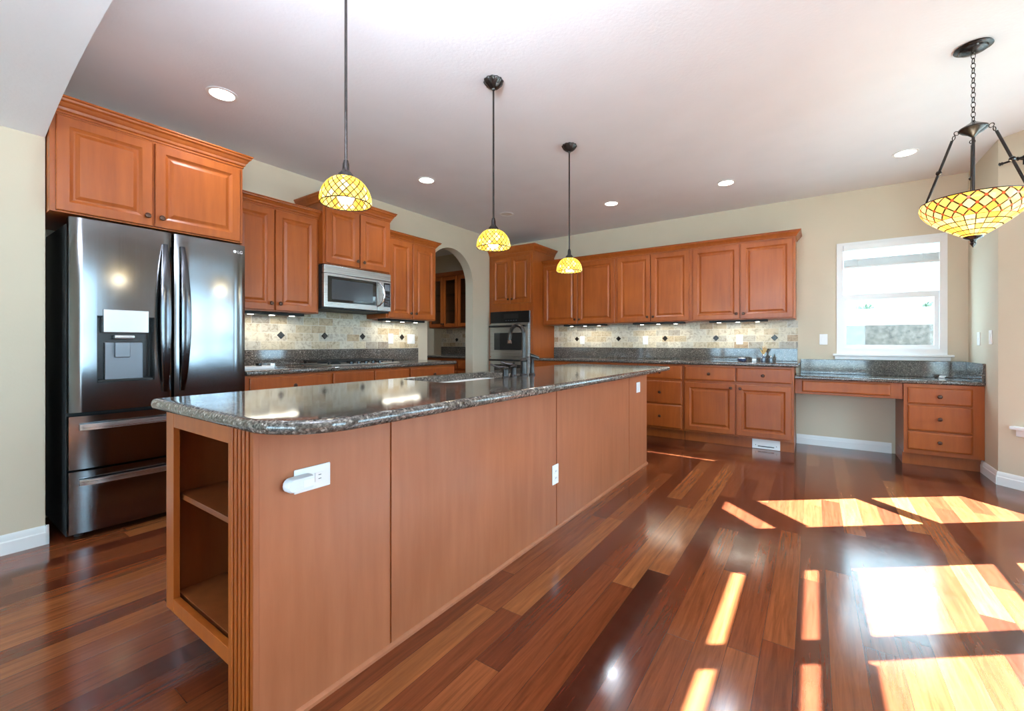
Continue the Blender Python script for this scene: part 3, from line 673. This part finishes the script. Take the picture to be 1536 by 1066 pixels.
# slim filler below the raised cabinet on the left of the microwave
# microwave
MWV = thing('microwave', 'stainless over-range microwave with curved handle', 'microwave', LW(2.214), R90)
G().box(0, 0.748, -0.375, -0.002, 1.43, 1.834, 0.004).out('microwave_body', MBKM, MWV)
G().box(0, 0.748, -0.415, -0.376, 1.755, 1.832, 0.008).out('top_vent', MSS, MWV)
g = G(); g.box(0, 0.585, -0.415, -0.376, 1.445, 1.753, 0.006); md = g.out('microwave_door', MSS, MWV)
G().box(0.035, 0.565, -0.418, -0.4155, 1.495, 1.732, 0.002).out('door_window', MDG, md)
G().box(0.075, 0.52, -0.4195, -0.4182, 1.52, 1.705).out('door_mesh', plain('mesh_grey', S(58, 60, 64), 0.12), md, flat=True)
g = G(); g.tube([(0.578, -0.418, 1.49), (0.588, -0.438, 1.50), (0.612, -0.458, 1.54), (0.625, -0.466, 1.61), (0.612, -0.458, 1.68), (0.588, -0.438, 1.72), (0.578, -0.418, 1.73)], [0.008, 0.009, 0.010, 0.011, 0.010, 0.009, 0.008], 10); g.out('handle', MCH, md)
G().box(0.586, 0.748, -0.415, -0.376, 1.445, 1.753, 0.006).out('side_panel', MSS, MWV)
pn = G().box(0.655, 0.735, -0.418, -0.4155, 1.49, 1.735, 0.002).out('control_panel', MBK, MWV)
G().box(0.665, 0.725, -0.4195, -0.4182, 1.655, 1.72).out('display', MGREY, pn, flat=True)
MBTN = plain('button_grey', S(60, 62, 66), 0.4)
for r in range(4):
    for c in range(3): G().box(0.667 + c * 0.02, 0.681 + c * 0.02, -0.4192, -0.4182, 1.505 + r * 0.033, 1.522 + r * 0.033).out('button', MBTN, pn, flat=True)
# left base run
lb = thing('base_cabinet', 'long wood base cabinet run under the cooktop', 'cabinet', LW(1.475), R90)
g = G(); g.box(0, 2.235, -BD, -0.002, 0.115, 0.874, 0.002); g.box(0, 2.235, -BD + 0.075, -0.002, 0, 0.115); g.out('carcass', MW, lb)
for a, b in ((0.03, 0.68), (0.70, 1.115), (1.13, 1.545), (1.565, 2.215)):
    drawer(lb, a, b, 0.705, 0.855, -BD, knob=(a < 0.1 or a > 1.5))
    door(lb, a, b, 0.135, 0.675, -BD, (b - 0.04, 0.63))
lc = thing('countertop', 'dark granite countertop on the left wall under the cooktop', 'countertop', (0, 0, 0), 0)
slab(rrect(XL + 0.001, -3.405, 1.475, 3.73, (0, 0, 0.03, 0)), 0.876, 0.914, 0.016).out('counter_slab', MG, lc, ang=50)
G().box(XL + 0.001, XL + 0.022, 1.475, 3.70, 0.9145, 1.057, 0.003).out('splash_strip', MG, lc)
tl = tag(G().prism([(1.475, 1.058), (3.70, 1.058), (3.70, UP0 - 0.001), (2.961, UP0 - 0.001), (2.961, 1.429), (2.213, 1.429), (2.213, UP0 - 0.001), (1.475, UP0 - 0.001)], XL + 0.001, XL + 0.010, 'X').out('tile_backsplash', MT, flat=True), 'beige travertine tile backsplash behind the cooktop', 'backsplash')
for y in (2.037, 2.467, 2.908, 3.451): accent(tl, (XL + 0.010, y, 1.19), R90)
plate('wall_outlet', 'white outlet on the left-wall tile nearest the cooktop', 'outlet', (XL + 0.010, 3.285, 1.17), R90)
plate('light_switch', 'wide white double switch plate on the tile beside the arch', 'switch', (XL + 0.010, 3.59, 1.168), R90, w=0.118, kind='rocker')
ucl('light bar under the upper cabinet beside the refrigerator', (XL + 0.12, 1.62, UP0), R90, 0.52)
ucl('light bar under the upper cabinet beside the arch', (XL + 0.12, 3.02, UP0), R90, 0.6)
# cooktop
CK = thing('cooktop', 'stainless gas cooktop with black grates on the left counter', 'cooktop', (-3.78, 2.59, 0.9145))
G().box(-0.25, 0.27, -0.38, 0.38, 0, 0.010, 0.004).out('cooktop_plate', MSS, CK)
for cx, cy in ((-0.11, -0.24), (0.11, -0.24), (0, 0), (-0.11, 0.24), (0.11, 0.24)):
    bo = G().lathe([(0.045, 0.010), (0.045, 0.02), (0.03, 0.026), (0.0, 0.027)], (cx, cy, 0), 18).out('burner', MBKM, CK)
for cy in (-0.25, 0, 0.25):
    g = G()
    for dy in (-0.11, 0.11): g.box(-0.21, 0.20, cy + dy - 0.006, cy + dy + 0.006, 0.030, 0.042, 0.003)
    for dx in (-0.205, -0.10, 0, 0.10, 0.195): g.box(dx - 0.005, dx + 0.005, cy - 0.115, cy + 0.115, 0.030, 0.042, 0.003)
    for dx in (-0.2, 0.19):
        for dy in (-0.11, 0.11): g.box(dx - 0.006, dx + 0.006, cy + dy - 0.006, cy + dy + 0.006, 0.010, 0.031)
    g.out('grate', MBKM, CK)
for k in range(5): G().lathe([(0.018, 0.010), (0.017, 0.03), (0.0, 0.031)], (0.238, -0.16 + k * 0.08, 0), 14).out('knob', MBK, CK)
# box of papers by the refrigerator
PB = thing('paper_stack', 'small stack of white papers and a dark clip on the left counter', 'papers', (-3.60, 1.60, 0.9145))
G().box(-0.09, 0.07, -0.10, 0.13, 0, 0.022, 0.002).out('papers', MPL, PB)
G().box(-0.02, 0.03, 0.03, 0.055, 0.022, 0.045, 0.004).out('clip', MBK, PB)
G().box(-0.06, 0.0, 0.135, 0.17, 0, 0.04, 0.004).out('card_box', MSILV, PB)

# ---- refrigerator
FX = -3.40
FR = thing('refrigerator', 'dark stainless french-door refrigerator with two bottom freezer drawers', 'refrigerator', (FX, 0.562, 0), R90)   # local: x-> +Y, -y -> front (+X)
FW = 0.903
G().box(0.0, FW, 0.075, 0.62, 0.02, 1.79, 0.006).out('fridge_body', MBKM, FR)
def fdoor(x0, x1, z0, z1, name, hollow=None):
    g = G(); y0, y1 = 0.0, 0.065
    prof = []
    n = 10
    def bow(x): return 0.010 * (1 - (2 * (x / FW) - 1) ** 2)
    if not hollow:
        g2 = []
        xs_ = [x0 + (x1 - x0) * k / n for k in range(n + 1)]
        R = [[(x, y1, z0), (x, -bow(x) + (0.012 if k in (0, n) else 0), z0), (x, -bow(x) + (0.012 if k in (0, n) else 0), z1), (x, y1, z1)] for k, x in enumerate(xs_)]
        g.rings(R)
    else:
        hx0, hx1, hz0, hz1 = hollow
        for (a, b, c, d) in ((x0, hx0, z0, z1), (hx1, x1, z0, z1), (hx0, hx1, z0, hz0), (hx0, hx1, hz1, z1)):
            m_ = 4; xs_ = [a + (b - a) * k / m_ for k in range(m_ + 1)]
            R = [[(x, y1, c), (x, -bow(x) + (0.012 if abs(x - x0) < 1e-6 or abs(x - x1) < 1e-6 else 0), c), (x, -bow(x) + (0.012 if abs(x - x0) < 1e-6 or abs(x - x1) < 1e-6 else 0), d), (x, y1, d)] for x in xs_]
            g.rings(R)
    return g.out(name, MFS, FR, ang=30)
HO = (0.113, 0.374, 0.888, 1.275)
dl = fdoor(0.002, 0.462, 0.725, 1.82, 'left_door', HO)
dr = fdoor(0.478, FW - 0.002, 0.725, 1.82, 'right_door')
for z0, z1 in ((0.405, 0.703), (0.045, 0.392)):
    dw = fdoor(0.002, FW - 0.002, z0, z1, 'freezer_drawer')
    zc = z1 - 0.062
    g = G(); R = []
    for k in range(13):
        x = 0.04 + (FW - 0.08) * k / 12; e = 0.03 if 0 < k < 12 else 0.012
        yy = -0.012 - e - 0.012 * sin(pi * k / 12)
        R.append([(x, yy + 0.02, zc + 0.018), (x, yy + 0.02, zc - 0.018), (x, yy, zc - 0.014), (x, yy, zc + 0.018)])
    g.rings(R); g.box(0.05, 0.075, -0.03, 0.0, zc - 0.01, zc + 0.01); g.box(FW - 0.075, FW - 0.05, -0.03, 0.0, zc - 0.01, zc + 0.01)
    g.out('drawer_handle', MSILV if False else steel('handle_steel', S(196, 198, 200), 0.25), dw)
def vhandle(xc, par, side):
    g = G(); R = []
    for k in range(15):
        f = k / 14; z = 0.81 + 0.93 * f; b = sin(pi * f); y = -0.02 - 0.045 * b ** 0.6; wv = 0.012 + 0.014 * b
        x = xc + side * 0.008 * b
        R.append([(x - wv, y + 0.016, z), (x + wv, y + 0.016, z), (x + wv, y - 0.004, z), (x, y - 0.010, z), (x - wv, y - 0.004, z)])
    g.rings(R); g.out('door_handle', MFH, par, ang=50)
MFH = steel('handle_dark_steel', S(92, 94, 98), 0.15, horizontal=False)
vhandle(0.425, dl, -1); vhandle(0.515, dr, 1)
dp = G().box(HO[0], HO[1], 0.055, 0.064, HO[2], HO[3])
for b in ((HO[0], HO[0] + 0.004, 0.0, 0.055, HO[2], HO[3]), (HO[1] - 0.004, HO[1], 0.0, 0.055, HO[2], HO[3]), (HO[0], HO[1], 0.0, 0.055, HO[3] - 0.004, HO[3]), (HO[0], HO[1], 0.0, 0.055, HO[2], HO[2] + 0.004)): dp.box(*b)
dp = dp.out('water_dispenser', MBK, dl, flat=True); dp['label'] = 'black recessed water and ice dispenser'
G().box(0.138, 0.344, -0.020, 0.05, 1.178, 1.312, 0.004).out('dispenser_display', MSILV, dl)
G().box(0.155, 0.33, 0.035, 0.054, 0.895, 1.12, 0.004).out('dispenser_back', MGREY, dl)
G().box(0.19, 0.285, 0.0, 0.034, 1.14, 1.165, 0.008).out('dispenser_chute', MSILV, dl)
G().box(0.195, 0.265, 0.012, 0.034, 1.03, 1.12, 0.005).out('dispenser_paddle', MGREY, dl)
G().box(0.118, 0.369, 0.0, 0.054, 0.893, 0.902, 0.001).out('drip_tray', MBKM, dl)
def text(body, size, mat, parent, loc, rot, ext=0.0004):
    c = bpy.data.curves.new('logo', 'FONT'); c.body = body; c.size = size; c.extrude = ext; c.materials.append(mat); c.align_x = 'LEFT'
    tmp = bpy.data.objects.new('tmp', c); COL.objects.link(tmp); bpy.context.view_layer.update()
    me = bpy.data.meshes.new_from_object(tmp.evaluated_get(bpy.context.evaluated_depsgraph_get())); bpy.data.objects.remove(tmp)
    o = bpy.data.objects.new('logo', me); COL.objects.link(o); o.parent = parent; o.location = loc; o.rotation_euler = rot; return o
lg = text('LG', 0.028, MPL, dr, (0.845, -0.0055, 1.757), (R90, 0, 0.0)); lg['label'] = 'white lettering'
g = G(); g.lathe([(0.0105, 0), (0.0105, 0.001)], (0, 0, 0), 20, 'Y'); g.out('logo_disc', MPL, dr).location = (0.828, -0.0062, 1.767)
for x in (0.05, FW - 0.05): G().box(x - 0.04, x + 0.04, 0.05, 0.12, 1.79, 1.815, 0.006).out('hinge_cover', MBKM, FR)
for x in (0.06, FW - 0.06): G().lathe([(0.02, 0.0), (0.02, 0.02)], (x, 0.12, 0.0), 12).out('foot', MBKM, FR)

# ================================================================ ISLAND
IX0, IX1, IY0, IY1 = -1.945, -1.275, 0.571, 3.973
IS = thing('kitchen_island', 'long wood kitchen island with open shelves at the near end', 'island', (0, 0, 0))
g = G()
g.box(IX0, IX1 - 0.006, IY0 + 0.34, IY1, 0.11, 0.68); g.box(IX0, IX1 - 0.006, IY0 + 0.34, 1.57, 0.6805, 0.8745); g.box(IX0, IX1 - 0.006, 2.39, IY1, 0.6805, 0.8745); g.box(-1.485, IX1 - 0.006, 1.5705, 2.3895, 0.6805, 0.8745); g.box(IX0, IX0 + 0.02, 1.5705, 2.3895, 0.6805, 0.8745); g.box(IX0 + 0.075, IX1 - 0.006, IY0 + 0.34, IY1 - 0.01, 0, 0.11)
g.out('island_body', MW, IS)
# shelf bay at the near end
g = G()
g.box(IX0, IX0 + 0.02, IY0 + 0.02, IY0 + 0.34, 0.16, 0.875); g.box(IX1 - 0.16, IX1 - 0.006, IY0 + 0.02, IY0 + 0.34, 0.0, 0.875)
g.box(IX0 + 0.02, IX1 - 0.16, IY0 + 0.31, IY0 + 0.34, 0.16, 0.875); g.box(IX0 + 0.02, IX1 - 0.16, IY0 + 0.02, IY0 + 0.34, 0.855, 0.875)
g.box(IX0 + 0.12, IX1 - 0.16, IY0 + 0.12, IY0 + 0.34, 0.0, 0.16)
g.out('shelf_case', MI, IS, flat=True)
for z in (0.185, 0.548): G().box(IX0 + 0.02, IX1 - 0.16, IY0 + 0.03, IY0 + 0.31, z, z + 0.02, 0.002).out('shelf', MI, IS)
g = G()
g.box(IX0, IX0 + 0.07, IY0, IY0 + 0.02, 0.155, 0.875, 0.002); g.box(IX0 + 0.07, IX1 - 0.152, IY0, IY0 + 0.02, 0.815, 0.875, 0.002); g.box(IX0 + 0.07, IX1 - 0.152, IY0, IY0 + 0.02, 0.155, 0.205, 0.002)
g.out('face_frame', MW, IS)
# fluted post
fx0, fx1 = IX1 - 0.152, IX1 - 0.001
pts = []
nfl = 5; fw = (fx1 - fx0 - 0.03) / nfl
pts.append((fx0, IY0 - 0.004)); pts.append((fx0 + 0.015, IY0 - 0.004))
for k in range(nfl):
    a = fx0 + 0.015 + k * fw
    for q in range(7): pts.append((a + fw * (0.04 + 0.56 * q / 6), IY0 - 0.004 - 0.003 * sin(pi * q / 6)))
    pts += [(a + fw * 0.66, IY0 + 0.008), (a + fw * 0.92, IY0 + 0.008), (a + fw, IY0 - 0.004)]
pts += [(fx1, IY0 - 0.004), (fx1, IY0 + 0.02), (fx0, IY0 + 0.02)]
G().prism(pts, 0.0, 0.875).out('fluted_post', MW, IS, ang=25)
# seating side panels
for a, b in ((IY0 + 0.012, 1.034), (1.041, 2.268), (2.277, 3.508), (3.516, IY1 + 0.002)):
    g = G(); g.box(IX1 - 0.008, IX1, a, b, 0.012, 0.875, 0.0015); g.out('back_panel', MP, IS)
G().box(IX1 - 0.008, IX1 + 0.001, IY0 - 0.003, IY0 + 0.012, 0.0, 0.875, 0.001).out('corner_strip', MP, IS)
g = G(); g.rings([[(IX1, y, 0.0), (IX1 + 0.012, y, 0.0), (IX1 + 0.011, y, 0.010), (IX1 + 0.004, y, 0.017), (IX1, y, 0.018)] for y in (IY0, IY1 + 0.004)]); g.out('shoe_moulding', MP, IS)
# working side doors (world -X side)
for k in range(5):
    y0 = IY0 + 0.36 + k * 0.605; 
    g = G(); x = IX0
    def pan(z0, z1, rings, y0=y0):
        R = [[(x, y0, z0), (x, y0 + 0.59, z0), (x, y0 + 0.59, z1), (x, y0, z1)]]
        for ins, d in rings: R.append([(x - d, y0 + ins, z0 + ins), (x - d, y0 + 0.59 - ins, z0 + ins), (x - d, y0 + 0.59 - ins, z1 - ins), (x - d, y0 + ins, z1 - ins)])
        return R
    o = G().rings(pan(0.135, 0.675, [(0, 0.016), (0.004, 0.02), (0.052, 0.02), (0.068, 0.01), (0.076, 0.01), (0.094, 0.018)])).out('door', MW, IS, ang=14)
    o2 = G().rings(pan(0.705, 0.855, [(0, 0.014), (0.012, 0.02)])).out('drawer', MW, IS, ang=14)
    part('knob', KNOB, o, (x - 0.02, y0 + 0.545, 0.63), (0, 0, -R90)); part('knob', KNOB, o2, (x - 0.02, y0 + 0.295, 0.78), (0, 0, -R90))
hole = rrect(-1.90, -1.515, 1.60, 2.36, (0.06, 0.06, 0.06, 0.06))
ic = tag(slab(rrect(-1.985, -1.03, 0.530, 3.875, (0.03, 0.20, 0.03, 0.03)), 0.876, 0.914, 0.017, hole).out('countertop', MG, ang=40), 'polished dark granite slab topping the island', 'countertop')
# sink
g = G()
def rr(x0, x1, y0, y1, r, z): return [(a, b, z) for a, b in rrect(x0, x1, y0, y1, (r,) * 4)]
g.rings([rr(-1.922, -1.488, 1.578, 2.382, 0.06, 0.8745), rr(-1.903, -1.512, 1.597, 2.363, 0.06, 0.8745), rr(-1.895, -1.52, 1.605, 2.355, 0.06, 0.76), rr(-1.875, -1.54, 1.625, 2.335, 0.06, 0.70)], cap0=False)
tag(g.out('sink', MSINK, ang=40), 'white undermount sink in the island counter', 'sink')
# faucet group
ZC = 0.9145
FA = thing('faucet', 'dark bronze gooseneck faucet on the island', 'faucet', (-1.468, 2.205, ZC))
G().lathe([(0.027, 0), (0.027, 0.006), (0.022, 0.012), (0.021, 0.02), (0.0195, 0.085), (0.023, 0.095), (0.018, 0.105), (0.011, 0.112)], n=20).out('faucet_base', MBR, FA)
dx, dy = -0.115, 0.02
arc = [(0, 0, 0.10), (0, 0, 0.16), (0, 0, 0.22)] + [((dx / 2) * (1 - cos(a)), (dy / 2) * (1 - cos(a)), 0.255 + 0.058 * sin(a)) for a in [pi * k / 10 for k in range(0, 11)]] + [(dx * 1.03, dy, 0.235), (dx * 1.05, dy, 0.215)]
G().tube(arc, 0.0118, 12).out('spout', MBR, FA)
G().lathe([(0.012, 0.0), (0.015, 0.004), (0.013, 0.022), (0.010, 0.026)], (dx * 1.05, dy, 0.197), 14).out('spout_tip', MKN, FA)
def handle(y, ldir):
    t = bpy.data.objects.new('valve_handle', None); COL.objects.link(t); t.parent = FA; t.location = (0, y - 2.205, 0)
    G().lathe([(0.024, 0), (0.024, 0.006), (0.021, 0.012), (0.018, 0.018), (0.018, 0.055), (0.021, 0.062), (0.015, 0.070), (0.006, 0.078), (0.008, 0.086), (0.002, 0.092)], n=18).out('handle_base', MBR, t)
    G().tube([(0, 0, 0.075), (ldir[0] * 0.03, ldir[1] * 0.03, 0.078), (ldir[0] * 0.075, ldir[1] * 0.075, 0.086)], [0.006, 0.005, 0.007], 8).out('lever', MBR, t)
handle(2.095, (-0.9, -0.45))
SD = thing('soap_dispenser', 'squat dark bronze soap pump leftmost of the faucet set', 'soap dispenser', (-1.468, 2.015, ZC))
G().lathe([(0.022, 0), (0.022, 0.005), (0.018, 0.01), (0.0175, 0.05), (0.021, 0.056), (0.017, 0.064), (0.006, 0.068)], n=18).out('pump_base', MBR, SD)
G().tube([(0, 0, 0.062), (-0.04, -0.02, 0.062), (-0.085, -0.035, 0.078)], [0.008, 0.007, 0.005], 8).out('pump_spout', MBR, SD)
SP = thing('side_sprayer', 'dark bronze side sprayer right of the gooseneck spout', 'sprayer', (-1.468, 2.30, ZC))
G().lathe([(0.021, 0), (0.021, 0.006), (0.015, 0.012), (0.012, 0.06), (0.014, 0.075)], n=18).out('sprayer_base', MBR, SP)
G().tube([(0, 0, 0.07), (0.0, 0.0, 0.10), (-0.005, -0.01, 0.125), (0.03, 0.03, 0.108)], [0.012, 0.013, 0.014, 0.011], 10).out('spray_head', MBR, SP)
# island outlets (face +X: rotate +90)
plate('wall_outlet', 'white horizontal outlet on the nearest island panel', 'outlet', (IX1 + 0.0005, 0.737, 0.70), R90, horiz=True)
PL = thing('plug_in_light', 'white rounded plug-in night light in the near island outlet', 'night light', (IX1 + 0.0095, 0.69, 0.70), R90)
g = G(); ol = rrect(-0.047, 0.035, -0.022, 0.020, (0.02, 0.008, 0.008, 0.02))
g.rings([[(a, 0.0, b) for a, b in ol], [(a, -0.02, b) for a, b in ol], [(a * 0.9, -0.028, b * 0.85) for a, b in ol]]); g.out('housing', plain('frosted_white', S(226, 232, 236), 0.3), PL)
G().box(0.0, 0.034, -0.0295, -0.028, -0.012, 0.010, 0.0006).out('light_sensor', MPL, PL)
plate('wall_outlet', 'white vertical outlet low on the island, at a panel seam', 'outlet', (IX1 + 0.0005, 2.25, 0.332), R90)
plate('wall_outlet', 'white outlet high on the far end panel of the island', 'outlet', (IX1 + 0.0005, 3.728, 0.728), R90, w=0.09, h=0.09, kind='rocker')

# ================================================================ PANTRY beyond the arch
pu = cabinet('glass_cabinet', 'wood wall cabinet with glass doors seen through the arch', (-5.62, YB, 0), 0, 1.38, 0.33, 1.383, 1.41, group=None)
g = G(); g.box(0, 0.018, -0.33, -0.002, 1.41, 2.27); g.box(1.362, 1.38, -0.33, -0.002, 1.41, 2.27); g.box(0.018, 1.362, -0.33, -0.002, 2.25, 2.27); g.box(0.018, 1.362, -0.014, -0.002, 1.41, 2.25); g.box(0.68, 0.70, -0.33, -0.014, 1.41, 2.25)
g.out('cabinet_box', MI, pu, flat=True)
for z in (1.68, 1.96): G().box(0.018, 1.362, -0.31, -0.014, z, z + 0.008).out('glass_shelf', MGLC, pu, flat=True)
for k in range(4): door(pu, 0.01 + k * 0.342, 0.345 + k * 0.342, 1.40, 2.255, -0.33, ((0.33 if k % 2 == 0 else 0.03) + k * 0.342, 1.45), glass=True)
crown(pu, 1.38, 0.33, 2.266, 2.33, left=False, right=False)
pb = cabinet('base_cabinet', 'wood base cabinet in the pantry beyond the arch', (-5.62, YB, 0), 0, 1.40, BD, 0.115, 0.874, toe=0.1)
for k in range(3): drawer(pb, 0.02 + k * 0.46, 0.465 + k * 0.46, 0.705, 0.855, -BD); door(pb, 0.02 + k * 0.46, 0.465 + k * 0.46, 0.135, 0.675, -BD, (0.42 + k * 0.46, 0.63))
pc = thing('countertop', 'granite counter in the pantry beyond the arch', 'countertop')
slab(rrect(-5.64, XL - 0.142, 5.105, YB - 0.001, (0, 0, 0, 0)), 0.876, 0.914, 0.016).out('counter_slab', MG, pc, ang=50)
G().box(-5.64, XL - 0.142, YB - 0.022, YB - 0.001, 0.9145, 1.057, 0.003).out('splash_strip', MG, pc)
tp = tag(G().box(-5.64, XL - 0.142, YB - 0.010, YB - 0.001, 1.058, 1.382).out('tile_backsplash', MT, flat=True), 'beige tile backsplash in the pantry beyond the arch', 'backsplash')
for x in (-5.26, -4.80): accent(tp, (x, YB - 0.010, 1.181), 0)
PF = thing('faucet', 'small dark faucet on the pantry counter beyond the arch', 'faucet', (-4.83, YB - 0.12, ZC))
G().lathe([(0.022, 0), (0.02, 0.01), (0.012, 0.02), (0.012, 0.05)], n=14).out('faucet_base', MBR, PF)
G().tube([(0, 0, 0.04)] + [(0, -0.06 * (1 - cos(a)), 0.13 + 0.05 * sin(a)) for a in [pi * k / 8 for k in range(9)]] + [(0, -0.12, 0.11)], 0.008, 8).out('spout', MBR, PF)

# ================================================================ CEILING FIXTURES
def can_light(label, x, y, on=True, e=26):
    t = thing('recessed_light', label, 'ceiling light', (x, y, H), 0, 'recessed ceiling lights')
    G().lathe([(0.078, -0.0005), (0.088, -0.002), (0.088, -0.005), (0.070, -0.006), (0.068, -0.0005)], n=32, cap0=False, cap1=False).out('trim_ring', MTRIM, t)
    G().lathe([(0.0685, -0.0015), (0.0685, -0.003)], n=32).out('lamp_face', MCAN if on else MCANOFF, t)
    if on:
        d = bpy.data.lights.new('can_glow', 'SPOT'); d.energy = e; d.spot_size = radians(130); d.spot_blend = 0.6; d.shadow_soft_size = 0.06; d.color = (0.74, 0.87, 1.0)
        o = bpy.data.objects.new('can_glow', d); COL.objects.link(o); o.parent = t; o.location = (0, 0, -0.012)
can_light('recessed light nearest the camera, over the refrigerator side', -3.155, 1.218)
can_light('recessed light over the middle of the left counter', -3.150, 3.00)
can_light('recessed light furthest left, nearly over the arch', -3.154, 4.353, on=False)
can_light('recessed light above the back cabinets, behind the third pendant', -1.919, 4.703)
can_light('recessed light above the middle of the back wall', -0.723, 4.749)
can_light('rightmost recessed light, near the desk window', 0.643, 4.86, e=7)
can_light('added fill light, unseen on the pantry ceiling beyond the arch', -5.0, 4.5, e=45)  # added lamp, out of view, to brighten the dark pantry
plate_m = None
def point(parent, loc, e, col, r=0.03):
    d = bpy.data.lights.new('bulb_glow', 'POINT'); d.energy = e; d.color = col; d.shadow_soft_size = r
    o = bpy.data.objects.new('bulb_glow', d); COL.objects.link(o); o.parent = parent; o.location = loc
def pendant(label, x, y):
    t = thing('pendant_light', label, 'pendant light', (x, y, H), 0, 'amber pendants over the island')
    G().lathe([(0.058, -0.001), (0.060, -0.008), (0.050, -0.026), (0.030, -0.044), (0.012, -0.052), (0.009, -0.060)], n=48, flute=12, famp=0.05).out('canopy', MBR, t)
    G().tube([(0, 0, -0.055), (0, 0, -0.87)], 0.0058, 10).out('stem', MBR, t)
    G().lathe([(0.009, -0.845), (0.013, -0.862), (0.014, -0.885), (0.018, -0.892), (0.030, -0.905), (0.036, -0.922), (0.034, -0.924)], n=24).out('shade_cap', MBR, t)
    prof = []
    n = 12
    for k in range(n + 1):
        f = k / n; a = f * radians(90)
        prof.append((0.036 + (0.104 - 0.036) * sin(a) ** 0.92, -0.920 - 0.098 * (1 - cos(a)) ** 0.80))
    prof.reverse(); prof = [(0.100, prof[0][1] - 0.010)] + prof
    m = len(prof)
    G().lathe(prof, n=48, cap0=False, cap1=False, uvs=[i / (m - 1) for i in range(m)]).out('lamp_shade', MSH, t, ang=80)
    G().torus((0, 0, prof[0][1]), 0.100, 0.0022, n=48, m=6).out('shade_rim', MBR, t)
    G().lathe([(0.012, -0.935), (0.014, -0.955), (0.030, -0.985), (0.033, -1.003), (0.024, -1.022), (0.0, -1.028)], n=20).out('bulb', MBULB, t)
    point(t, (0, 0, -1.035), 1.6, (1.0, 0.86, 0.6), 0.03); point(t, (0.0, 0.0, -0.962), 0.0, (1, 1, 1))
pendant('pendant nearest the camera with the largest-looking amber shade', -1.62, 1.085)
pendant('middle one of the three amber pendants', -1.62, 2.098)
pendant('furthest amber pendant, in front of the back cabinets', -1.64, 3.133)

CH = thing('chandelier', 'amber art-glass bowl chandelier hanging over the breakfast nook', 'chandelier', (0.718, 3.334, H))
G().lathe([(0.075, -0.001), (0.078, -0.008), (0.060, -0.014), (0.056, -0.022), (0.030, -0.030), (0.012, -0.034)], n=40).out('canopy', MBR, CH)
z = -0.036; k = 0
while z > -0.385:
    r = Matrix.Rotation(pi / 2, 3, 'X'); r = Matrix.Rotation(pi / 2 * (k % 2) + 0.3, 3, 'Z') @ r @ Matrix.Rotation(pi / 2, 3, 'Z')
    G().torus((0, 0, z - 0.015), 0.0155, 0.0024, r, n=16, m=6, sy=0.6).out('chain_link', MBR, CH); z -= 0.0265; k += 1
zh = z
G().lathe([(0.006, zh + 0.006), (0.012, zh - 0.004), (0.030, zh - 0.016), (0.058, zh - 0.034), (0.060, zh - 0.042), (0.045, zh - 0.056), (0.022, zh - 0.070), (0.010, zh - 0.082), (0.004, zh - 0.088)], n=32).out('hub', MBR, CH)
RB, ZR, ZBOT = 0.218, -0.836, -1.05
for q in range(3):
    a = radians(80 + 120 * q); c_, s_ = cos(a), sin(a); z0 = zh - 0.04
    g = G(); rr_ = 0.075
    for j in range(2):
        rot = Matrix.Rotation(a, 3, 'Z') @ Matrix.Rotation(pi / 2, 3, 'X') if j == 0 else Matrix.Rotation(a + pi / 2, 3, 'Z') @ Matrix.Rotation(pi / 2, 3, 'X')
        g.torus((c_ * (rr_ + 0.012 * j), s_ * (rr_ + 0.012 * j), z0 - 0.016 - 0.024 * j), 0.011, 0.0022, rot, 14, 6)
    p0 = Vector((c_ * 0.095, s_ * 0.095, z0 - 0.055)); p1 = Vector((c_ * (RB - 0.008), s_ * (RB - 0.008), ZR + 0.005))
    pm = p0.lerp(p1, 0.52)
    g.tube([p0, p1], 0.0065, 10)
    d = (p1 - p0).normalized(); g.tube([pm - d * 0.012, pm - d * 0.004, pm + d * 0.004, pm + d * 0.012], [0.007, 0.013, 0.013, 0.007], 10)
    g.out('suspension_arm', MBR, CH)
prof = [(0.212, ZR + 0.002), (0.218, ZR - 0.010), (0.219, ZR - 0.026), (0.211, ZR - 0.052), (0.193, ZR - 0.078), (0.168, ZR - 0.103), (0.138, ZR - 0.128), (0.105, ZR - 0.152), (0.075, ZR - 0.173), (0.045, ZR - 0.192), (0.020, ZR - 0.204)]
cum = [0.0]
for i in range(1, len(prof)): cum.append(cum[-1] + math.dist(prof[i], prof[i - 1]))
G().lathe(prof, n=66, cap0=False, cap1=False, uvs=[c / cum[-1] for c in cum]).out('glass_bowl', MSB, CH, ang=80)
G().torus((0, 0, ZR + 0.002), 0.212, 0.003, n=60, m=6).out('bowl_rim', MBR, CH)
G().lathe([(0.040, ZR - 0.196), (0.036, ZR - 0.203), (0.014, ZR - 0.214), (0.009, ZR - 0.226), (0.013, ZR - 0.234), (0.007, ZR - 0.246), (0.001, ZR - 0.256)], n=24, flute=8, famp=0.06).out('finial', MBR, CH)
G().tube([(0, 0, zh - 0.08), (0, 0, ZR - 0.19)], 0.007, 10).out('center_rod', MBR, CH)
for q in range(3):
    a = radians(90 + 120 * q); p = (0.075 * cos(a), 0.075 * sin(a))
    G().lathe([(0.013, -0.03), (0.015, -0.01), (0.03, 0.02), (0.03, 0.04), (0.015, 0.058), (0.0, 0.062)], (p[0], p[1], ZR - 0.085), 16).out('bulb', MBULB, CH)
point(CH, (0.0, 0, ZR - 0.01), 2.2, (1.0, 0.88, 0.66), 0.05)
